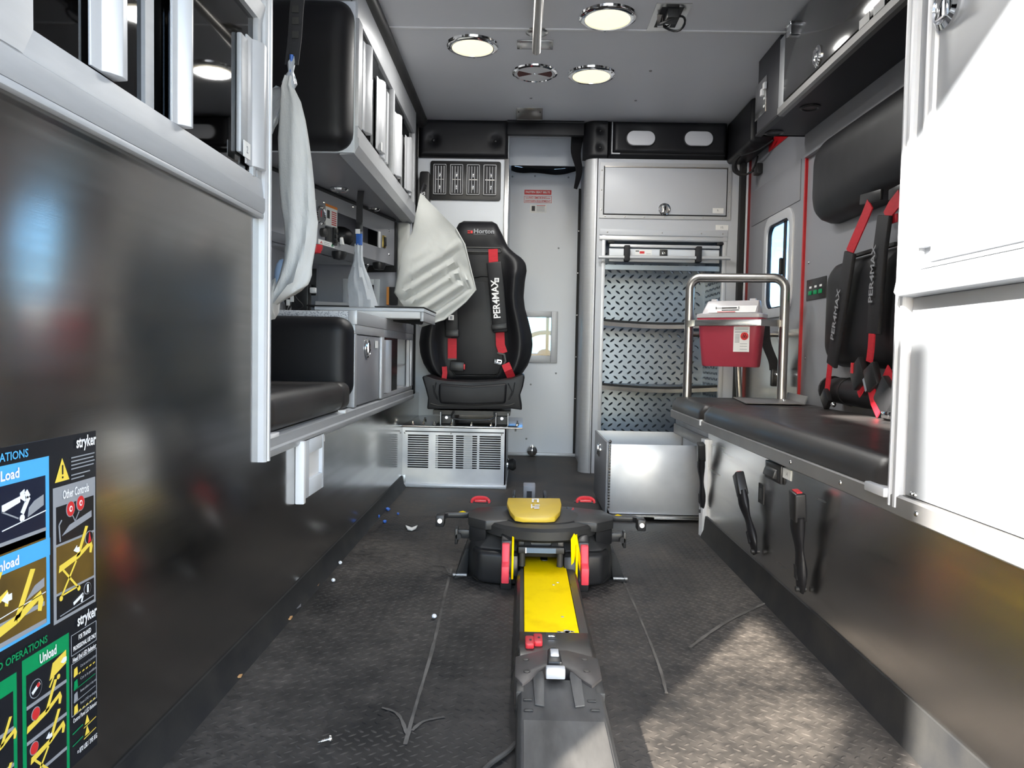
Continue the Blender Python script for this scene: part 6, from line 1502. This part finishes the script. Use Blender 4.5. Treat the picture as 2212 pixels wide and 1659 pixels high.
# ------------------------------------------------------------------ powered cot loader on the floor: rail and trolley
rlx = lambda k: .002 + k*.142
pr_ = thing('cot_rail', 'long floor rail of the cot loader with yellow plate and worn grey ramp', 'cot rail', (.073,1.4,0))
obj('rail_body', B().prism([(-.010,0),(.156,0),(.156,.012),(.150,.046),(.143,.055),(.126,.055),(.126,.050),(.012,.050),(.012,.055),(.004,.055),(-.003,.046),(-.010,.012)], 'y', 1.33, 2.22), 'rail_black', pr_, ang=20)
yp = obj('yellow_plate', B().box(.0135,.1245,1.474,2.12,.050,.0575), 'yellow_paint', pr_, bev=.002)
c = at(1175,1207,Z=.058); obj('plate_button', B().prism(rrect(c.x-.010,c.x+.010,c.y-.020,c.y+.020,.007), 'z', .0575, .0600), 'black_plastic', yp, bev=.001)
for px, py in ((1215,1332),(1205,1258),(1196,1263)):
    c = at(px, py, Z=.058); obj('paint_chip', B().lathe([(.004,0),(.003,.0006),(0,.0007)], (c.x,c.y,.0575), n=7), 'aluminium_raw', yp)
c0, c1 = at(1195,1340,Z=.0578), at(1237,1362,Z=.0578)
mb = B(); random.seed(3)
for k in range(16):
    x = c0.x + (c1.x-c0.x)*random.random(); y = 1.4745 + .012*random.random()*random.random(); r = .0015+.003*random.random()
    mb.prism([(x+r*1.6*math.cos(a)*(.6+.5*random.random()), y+r*math.sin(a)) for a in [2*math.pi*j/6 for j in range(6)]], 'z', .0575, .0578)
obj('worn_edge', mb, 'aluminium_raw', yp)
obj('front_block', B().prism([(-.004,.0),(.150,.0),(.148,.050),(.141,.058),(.004,.058),(-.002,.050)], 'y', 1.350, 1.474), 'rail_black', pr_, bev=.002)
# notched brown-grey end housing
hs_ = [(-.004,1.262),(.010,1.230),(.030,1.262),(.040,1.285),(.052,1.300),(.086,1.300),(.098,1.285),(.108,1.262),(.128,1.230),(.148,1.262),(.150,1.345),(.142,1.352),(.120,1.366),(.095,1.380),(.05,1.380),(.028,1.366),(.006,1.352),(-.004,1.345)]
obj('end_housing', B().prism(hs_, 'z', .0, .0605), 'brown_grey_plastic', pr_, bev=.004)
for x in (-.001,.1325):
    obj('side_step', B().box(x,x+.0155,1.212,1.264,.010,.056), 'dark_grey_plastic', pr_, bev=.002)
for px, py in ((1136,1424),(1138,1450),(1263,1424),(1268,1449)):
    c = at(px, py, Z=.061); obj('screw', B().lathe([(.006,0),(.006,.0012),(.004,.0018),(0,.001)], (c.x,c.y,.0605), n=12), 'rail_black', pr_)
for px, py in ((1144,1386),(1162,1381)):
    c = at(px, py, Z=.064); g = obj('red_tab', B().prism(rrect(c.x-.0085,c.x+.0085,c.y-.022,c.y+.022,.005), 'z', .058, .068), 'red_plastic', pr_, bev=.002)
    obj('tab_slot', B().box(c.x-.0005,c.x+.004,c.y-.004,c.y+.003,.0675,.0685), 'ink_black', g)
c = at(1190,1374,Z=.058); g = obj('contact_well', B().box(c.x-.010,c.x+.010,c.y-.016,c.y+.014,.0578,.0590), 'dark_interior', pr_); obj('contact', B().box(c.x-.006,c.x+.007,c.y-.010,c.y-.002,.0590,.0620), 'chrome', g, bev=.001)
c = at(1196,1420,Z=.075)
g = obj('latch_tower', B().prism([(c.x-.012,c.y-.030),(c.x+.014,c.y-.030),(c.x+.012,c.y+.028),(c.x+.004,c.y+.036),(c.x-.004,c.y+.036),(c.x-.010,c.y+.028)], 'z', .060, .080), 'black_plastic', pr_, bev=.004)
obj('latch_key', B().box(c.x-.006,c.x+.009,c.y-.010,c.y+.018,.080,.084), 'aluminium_bright', g, bev=.001)
c = at(1200,1443,Z=.078); obj('latch_bar', B().box(c.x-.0165,c.x+.0165,c.y-.010,c.y+.008,.062,.080), 'aluminium_bright', pr_, bev=.002)
# worn grey ramp towards the rear door
obj('ramp', B().prism([(.0,.0),(.148,.0),(.146,.048),(.140,.0555),(.008,.0555),(.002,.048)], 'y', .30, 1.262), 'worn_grey_plastic', pr_, bev=.002)
obj('ramp_tongue', B().prism([(.030,1.165),(.045,1.160),(.048,1.270),(.046,1.290),(.034,1.282),(.028,1.262)], 'z', .0555, .0585), 'worn_grey_plastic', pr_, bev=.001)
obj('ramp_tongue', B().prism([(.094,1.160),(.110,1.165),(.112,1.262),(.106,1.282),(.094,1.290),(.092,1.270)], 'z', .0555, .0585), 'worn_grey_plastic', pr_, bev=.001)
obj('ramp_plate', B().box(.012,.136,.35,1.115,.0555,.0568), 'worn_grey_plastic', pr_)
for px, py in ((1140,1512),(1142,1535),(1278,1515),(1286,1535)):
    c = at(px, py, Z=.056); obj('ramp_screw', B().box(c.x-.007,c.x+.007,c.y-.003,c.y+.003,.0568 if c.y < 1.1 else .0555,.0580), 'dark_grey_plastic', pr_, bev=.001)
# --- trolley
tx = .058
tl = thing('cot_trolley', 'black cot loader trolley with yellow cover, red handles and red bumpers', 'cot trolley', (tx,2.1,0))
def ring2(pts, z): return [V((tx+x, y, z)) for x, y in pts]
base = [(-.200,2.03),(-.170,1.965),(-.100,1.945),(-.066,1.945),(-.066,2.18),(.066,2.18),(.066,1.945),(.100,1.945),(.170,1.965),(.200,2.03),(.200,2.30),(.150,2.36),(-.150,2.36),(-.200,2.30)]
sc_ = lambda k, dy: [(x*k, 2.10+(y-2.10)*(1-dy) ) for x, y in base]
obj('lower_body', B().loft([ring2(base,.004), ring2(base,.060), ring2(sc_(.97,.10),.095), ring2(sc_(.80,.30),.122), ring2(sc_(.62,.45),.132)]), 'dark_grey_plastic', tl, bev=.004, ang=25)
for s in (-1,1):
    obj('front_shell', B().prism([(tx+s*.060,1.935),(tx+s*.095,1.925),(tx+s*.165,1.945),(tx+s*.190,2.00),(tx+s*.15,2.06),(tx+s*.060,2.06)], 'z', .006, .092), 'black_plastic', tl, bev=.012, seg=3)
    obj('shell_facet', B().hexa([(tx+s*.060,1.921,.03),(tx+s*.100,1.915,.04),(tx+s*.100,1.93,.04),(tx+s*.060,1.935,.03)],[(tx+s*.060,1.930,.085),(tx+s*.088,1.925,.088),(tx+s*.088,1.94,.088),(tx+s*.060,1.945,.085)]), 'black_plastic', tl, bev=.003)
    obj('side_foot', B().hexa([(tx+s*.200,2.02,.0),(tx+s*.235,1.99,.0),(tx+s*.235,2.25,.0),(tx+s*.200,2.25,.0)],[(tx+s*.196,2.03,.075),(tx+s*.206,2.02,.075),(tx+s*.206,2.25,.075),(tx+s*.196,2.25,.075)]), 'dark_grey_plastic', tl, bev=.002)
    obj('foot_pin', B().cyl((tx+s*.200,2.00,.010),(tx+s*.238,2.00,.010), .0045, 10), 'aluminium_dark', tl)
    obj('side_tab', B().box(tx+s*.190,tx+s*.236,2.05,2.062,.098,.122).box(tx+s*.230,tx+s*.238,2.035,2.070,.084,.128), 'black_plastic', tl, bev=.002)
    obj('tab_roller', B().cyl((tx+s*.228,2.035,.106),(tx+s*.228,2.060,.106), .008, 12), 'black_rubber', tl)
    # arm with lamp
    obj('arm', B().prism([(tx+s*.090,2.00),(tx+s*.150,1.985),(tx+s*.200,2.03),(tx+s*.205,2.09),(tx+s*.185,2.155),(tx+s*.080,2.20)], 'z', .138, .164), 'dark_grey_plastic', tl, bev=.004)
    obj('arm_skirt', B().prism([(tx+s*.150,1.995),(tx+s*.198,2.035),(tx+s*.200,2.10),(tx+s*.14,2.10)], 'z', .095, .138), 'black_plastic', tl, bev=.004)
    rod = obj('lamp_rod', B().prism([(tx+s*.195,2.09),(tx+s*.262,2.085),(tx+s*.282,2.06),(tx+s*.290,2.075),(tx+s*.270,2.112),(tx+s*.195,2.115)], 'z', .146, .162), 'black_plastic', tl, bev=.003)
    obj('lamp_head', B().box(tx+s*.268,tx+s*.292,2.035,2.075,.132,.164), 'black_plastic', rod, bev=.004); obj('lamp_lens', B().lathe([(.0065,0),(.0065,.002),(.004,.004),(0,.005)], (tx+s*.280,2.035,.149), (0,-1,0), 14), 'led_white', rod)
    obj('warning_mark', B().prism([(tx+s*.222-.010,2.095),(tx+s*.222+.010,2.095),(tx+s*.222,2.112)], 'z', .162, .1626), 'yellow_paint', rod)
    # red carry handle
    hx = at(1038 if s < 0 else 1265, 1083, Z=.168)
    P = smooth_path([(hx.x-.026,hx.y,.164),(hx.x-.024,hx.y,.172),(hx.x-.012,hx.y+.004,.178),(hx.x+.012,hx.y+.004,.178),(hx.x+.024,hx.y,.172),(hx.x+.026,hx.y,.164)],4)
    g = obj('red_handle', B().tube(P, .0052, 8), 'red_plastic', tl); obj('handle_fill', B().box(hx.x-.018,hx.x+.018,hx.y-.004,hx.y+.006,.164,.174), 'red_plastic', g, bev=.002); obj('handle_base', B().box(hx.x-.034,hx.x+.034,hx.y-.004,hx.y+.012,.163,.168), 'black_plastic', g, bev=.002)
# turntable disc
def disc_ring(r, z, flat=.86): return [V((tx+r*math.cos(2*math.pi*k/48), 2.085+r*flat*math.sin(2*math.pi*k/48)*1.12, z)) for k in range(48)]
obj('disc', B().loft([disc_ring(.150,.118), disc_ring(.168,.128), disc_ring(.168,.150), disc_ring(.160,.158), disc_ring(.128,.162), disc_ring(.122,.158), disc_ring(.116,.163), disc_ring(.06,.170)]), 'dark_grey_plastic', tl, ang=30)
ycv = [(1097,1075),(1210,1076),(1213,1088),(1210,1104),(1199,1117),(1180,1118.5),(1130,1118),(1112,1115),(1102,1104),(1095,1086)]
P = [at(px, py, Z=.178 + (1118-py)*.0004) for px, py in ycv]
g = obj('yellow_cover', B().add([p+V((0,0,-.014)) for p in P]+P, [tuple(range(len(P)))[::-1], tuple(range(len(P),2*len(P)))] + [(k,(k+1) % len(P),len(P)+(k+1) % len(P),len(P)+k) for k in range(len(P))]), 'yellow_cover', tl, bev=.003)
mb = B()
for (xa, xb, ya, yb2) in ((1147,1165,1094,1096),(1147,1150,1089,1098),(1155,1166,1090,1092),(1154,1165,1097,1099),(1149,1164,1077,1079),(1149,1153,1077,1085),(1160,1164,1077,1085)):
    q = [at(px, py, Z=.178+(1118-py)*.0004+.0012) for px, py in ((xa,ya),(xb,ya),(xb,yb2),(xa,yb2))]; mb.poly(q)
obj('cover_print', mb, 'ink_white', g)
q = at(1237,1097,Z=.167); obj('red_mark', B().prism([(q.x-.004,q.y-.014),(q.x+.004,q.y-.010),(q.x+.003,q.y+.02)], 'z', .1640, .1648), 'red_plastic', tl)
for px in (1114,1213):
    q = at(px, 1143, Z=.150); obj('arrow_mark', B().add([(q.x-.010,q.y-.004,.1500),(q.x+.010,q.y-.004,.1500),(q.x,q.y+.012,.1545)], [(0,1,2)]), 'yellow_paint', tl)
# mouth and crossbar
obj('mouth_block', B().box(tx-.062,tx+.062,1.955,2.055,.075,.122), 'black_plastic', tl, bev=.006)
for s in (-1,1):
    obj('mouth_rib', B().hexa([(tx+s*.026,1.948,.095),(tx+s*.044,1.948,.095),(tx+s*.050,1.99,.126),(tx+s*.030,1.99,.126)],[(tx+s*.026,1.94,.110),(tx+s*.044,1.94,.110),(tx+s*.050,1.99,.136),(tx+s*.030,1.99,.136)]), 'dark_grey_plastic', tl, bev=.003)
    obj('guide_post', B().cyl((tx+s*.050,1.935,.058),(tx+s*.050,1.935,.100), .0085, 14), 'dark_grey_plastic', tl)
g = obj('crossbar', B().box(tx-.060,tx+.060,1.918,1.936,.096,.112), 'dark_grey_plastic', tl, bev=.002); obj('bar_reflection', B().box(tx-.040,tx+.038,1.916,1.918,.0975,.1105), 'bar_sky_blue', g)  # blue strip paints the sky's reflection onto the middle of the bar
obj('bar_edge', B().box(tx-.042,tx-.039,1.915,1.918,.097,.111), 'ink_white', g)
# side brackets with yellow plates and red bumpers
for s in (-1,1):
    xb = .067 + s*.101
    obj('bracket_post', B().prism([(1.91,0),(2.02,0),(2.02,.13),(1.96,.138),(1.93,.125),(1.925,.05),(1.91,.03)], 'x', xb-.014, xb+.016), 'black_plastic', tl, bev=.004)
    if s > 0:
        q_ = [at(px, py, Y=1.925) for px, py in ((1234,1240),(1233,1165),(1240,1152),(1247,1160),(1253,1195),(1258,1238),(1252,1232),(1245,1190),(1241,1210),(1238,1240))]
        obj('yellow_plate', B().prism([(p.x,p.z) for p in q_], 'y', 1.923, 1.928), 'yellow_paint', tl, bev=.001)
    g = obj('yellow_bracket', B().prism([(1.905,.030),(1.95,.020),(1.96,.070),(1.97,.020),(1.99,.040),(1.98,.136),(1.952,.142),(1.915,.115)], 'x', xb-s*.020, xb-s*.0145), 'yellow_paint', tl, bev=.001)
    for z in (.120,.110): obj('hole', B().cyl((xb-s*.0208,1.955,z),(xb-s*.0200,1.955,z), .003, 10), 'ink_black', g)
    obj('red_bumper', B().prism([(1.885,.024),(1.92,.024),(1.93,.070),(1.94,.120),(1.915,.120),(1.902,.076),(1.885,.068)], 'x', xb+s*.002-.009, xb+s*.002+.011), 'red_pad', tl, bev=.003)
# far anchor block of the rail
an = thing('rail_anchor', 'small grey anchor block at the front end of the cot rail', 'anchor', (.05,3.1,0))
a, b = at(1130,1072,Y=2.85), at(1157,1050,Y=2.85)
obj('block', B().box(a.x,b.x,2.85,2.93,.0,.105), 'grey_laminate', an, bev=.004); obj('notch', B().box(a.x+.014,b.x-.014,2.846,2.851,.06,.085), 'dark_interior', an)
for px in (1110,1178):
    c = at(px,1068,Y=2.80); obj('guide_fin', B().box(c.x-.006,c.x+.006,2.78,2.90,.0,.080), 'dark_grey_plastic', an, bev=.002)
obj('tie_bar', B().box(at(1108,1070,Y=2.80).x,at(1180,1070,Y=2.8).x,2.86,2.90,.0,.05), 'dark_grey_plastic', an)

# ------------------------------------------------------------------ litter on the floor
def scrap(name, pix, m, label, cat, h=.006, grp=None):
    P = [at(px, py, Z=.003) for px, py in pix]; c = sum(P, V((0,0,0)))/len(P)
    top = [p + V((0,0,h*(.6+.6*random.random()))) for p in P]; n = len(P)
    mb = B().add(P + top + [c+V((0,0,h*.8))], [tuple(range(n))[::-1]] + [(k,(k+1) % n,n+(k+1) % n,n+k) for k in range(n)] + [(n+k,n+(k+1) % n,2*n) for k in range(n)])
    return obj(name, mb, m, label=label, cat=cat, group=grp)
scrap('paper_scrap', [(876,1137),(884,1141),(894,1141),(902,1136),(898,1143),(890,1147),(881,1145)], 'paper', 'torn white paper scrap on the floor left of the cot trolley', 'scrap', .004)
scrap('plastic_scrap', [(637,1310),(644,1299),(651,1299),(650,1310),(641,1318)], 'grey_laminate', 'grey plastic scrap against the left skirting', 'scrap', .004)
for k, (px, py, w, d) in enumerate(((838,1101,5,'largest blue scrap on the floor near the left skirting'),(860,1111,2.5,'tiny blue scrap farthest right on the floor near the heater box'),(831,1128,4,'flat blue scrap lowest of the blue pieces on the floor'),(818,1117,2.5,'tiny blue scrap touching the left skirting'))):
    scrap('blue_scrap', [(px-w,py),(px,py-w*.6),(px+w,py),(px,py+w*.6)], 'blue_scrap', d, 'scrap', .006, 'blue plastic scraps')
for k, (px, py, d) in enumerate(((720,1255,'white pellet beside the left skirting, nearer the camera of two'),(735,1217,'white pellet beside the left skirting, farther of two'),(938,1333,'white faceted nut lying on the floor scuff left of the rail'))):
    c = at(px, py, Z=.004); obj('pellet', B().ball((c.x,c.y,.0065), .0055 if k < 2 else .0062, .0045 if k < 2 else .006, .005, 8, 6), 'white_plastic', label=d, cat='pellet', group='white pellets on the floor', ang=15)
c = at(1910,1546,Z=.005); obj('plastic_crumb', B().ball((c.x,c.y,.006), .007, .006, .0055, 7, 5), 'clear_lid', label='clear plastic crumb near the right skirting in the shade', cat='crumb', ang=10)
for k, (px, py, d) in enumerate(((625,1337,'orange wood chip by the left skirting near the grey scrap'),(684,1265,'tan wood chip at the foot of the left skirting'),(517,1462,'red-orange chip at the foot of the left skirting, nearest the camera'))):
    scrap('wood_chip', [(px-7,py+3),(px-3,py-2),(px+7,py-4),(px+3,py+2)], 'wood_chip', d, 'chip', .003, 'small chips by the skirting')
c = at(706,1600,Z=.006)
sw = thing('loose_screw', 'loose pan-head screw lying on the floor in the foreground', 'screw', (c.x,c.y,0))
ax = V((-.8,-.25,-.12)).normalized(); h = V((c.x+.004,c.y,.0085))
obj('head', B().lathe([(.0062,0),(.0062,.0015),(.0045,.004),(0,.0048)], h, -ax, 16), 'steel_bright', sw)
obj('shank', B().tube([h + ax*t for t in (0,.010,.014,.018)], [.0028,.0028,.0022,.0006], 10), 'steel_bright', sw)
mb = B()
for k in range(5): mb.lathe([(.0026,0),(.0036,.0006),(.0026,.0012)], h + ax*(.003+.0024*k), ax, 10)
obj('thread', mb, 'steel_bright', sw)
# loose cable looping on the floor at the foot of the ramp
P = smooth_path([at(px, py, Z=.006) for px, py in ((1113,1606),(1095,1625),(1060,1650),(1020,1690))], 5)
obj('floor_cable', B().tube(P, .004, 8), 'dust_mark', label='thin dusty cable lying on the floor left of the ramp', cat='cable')
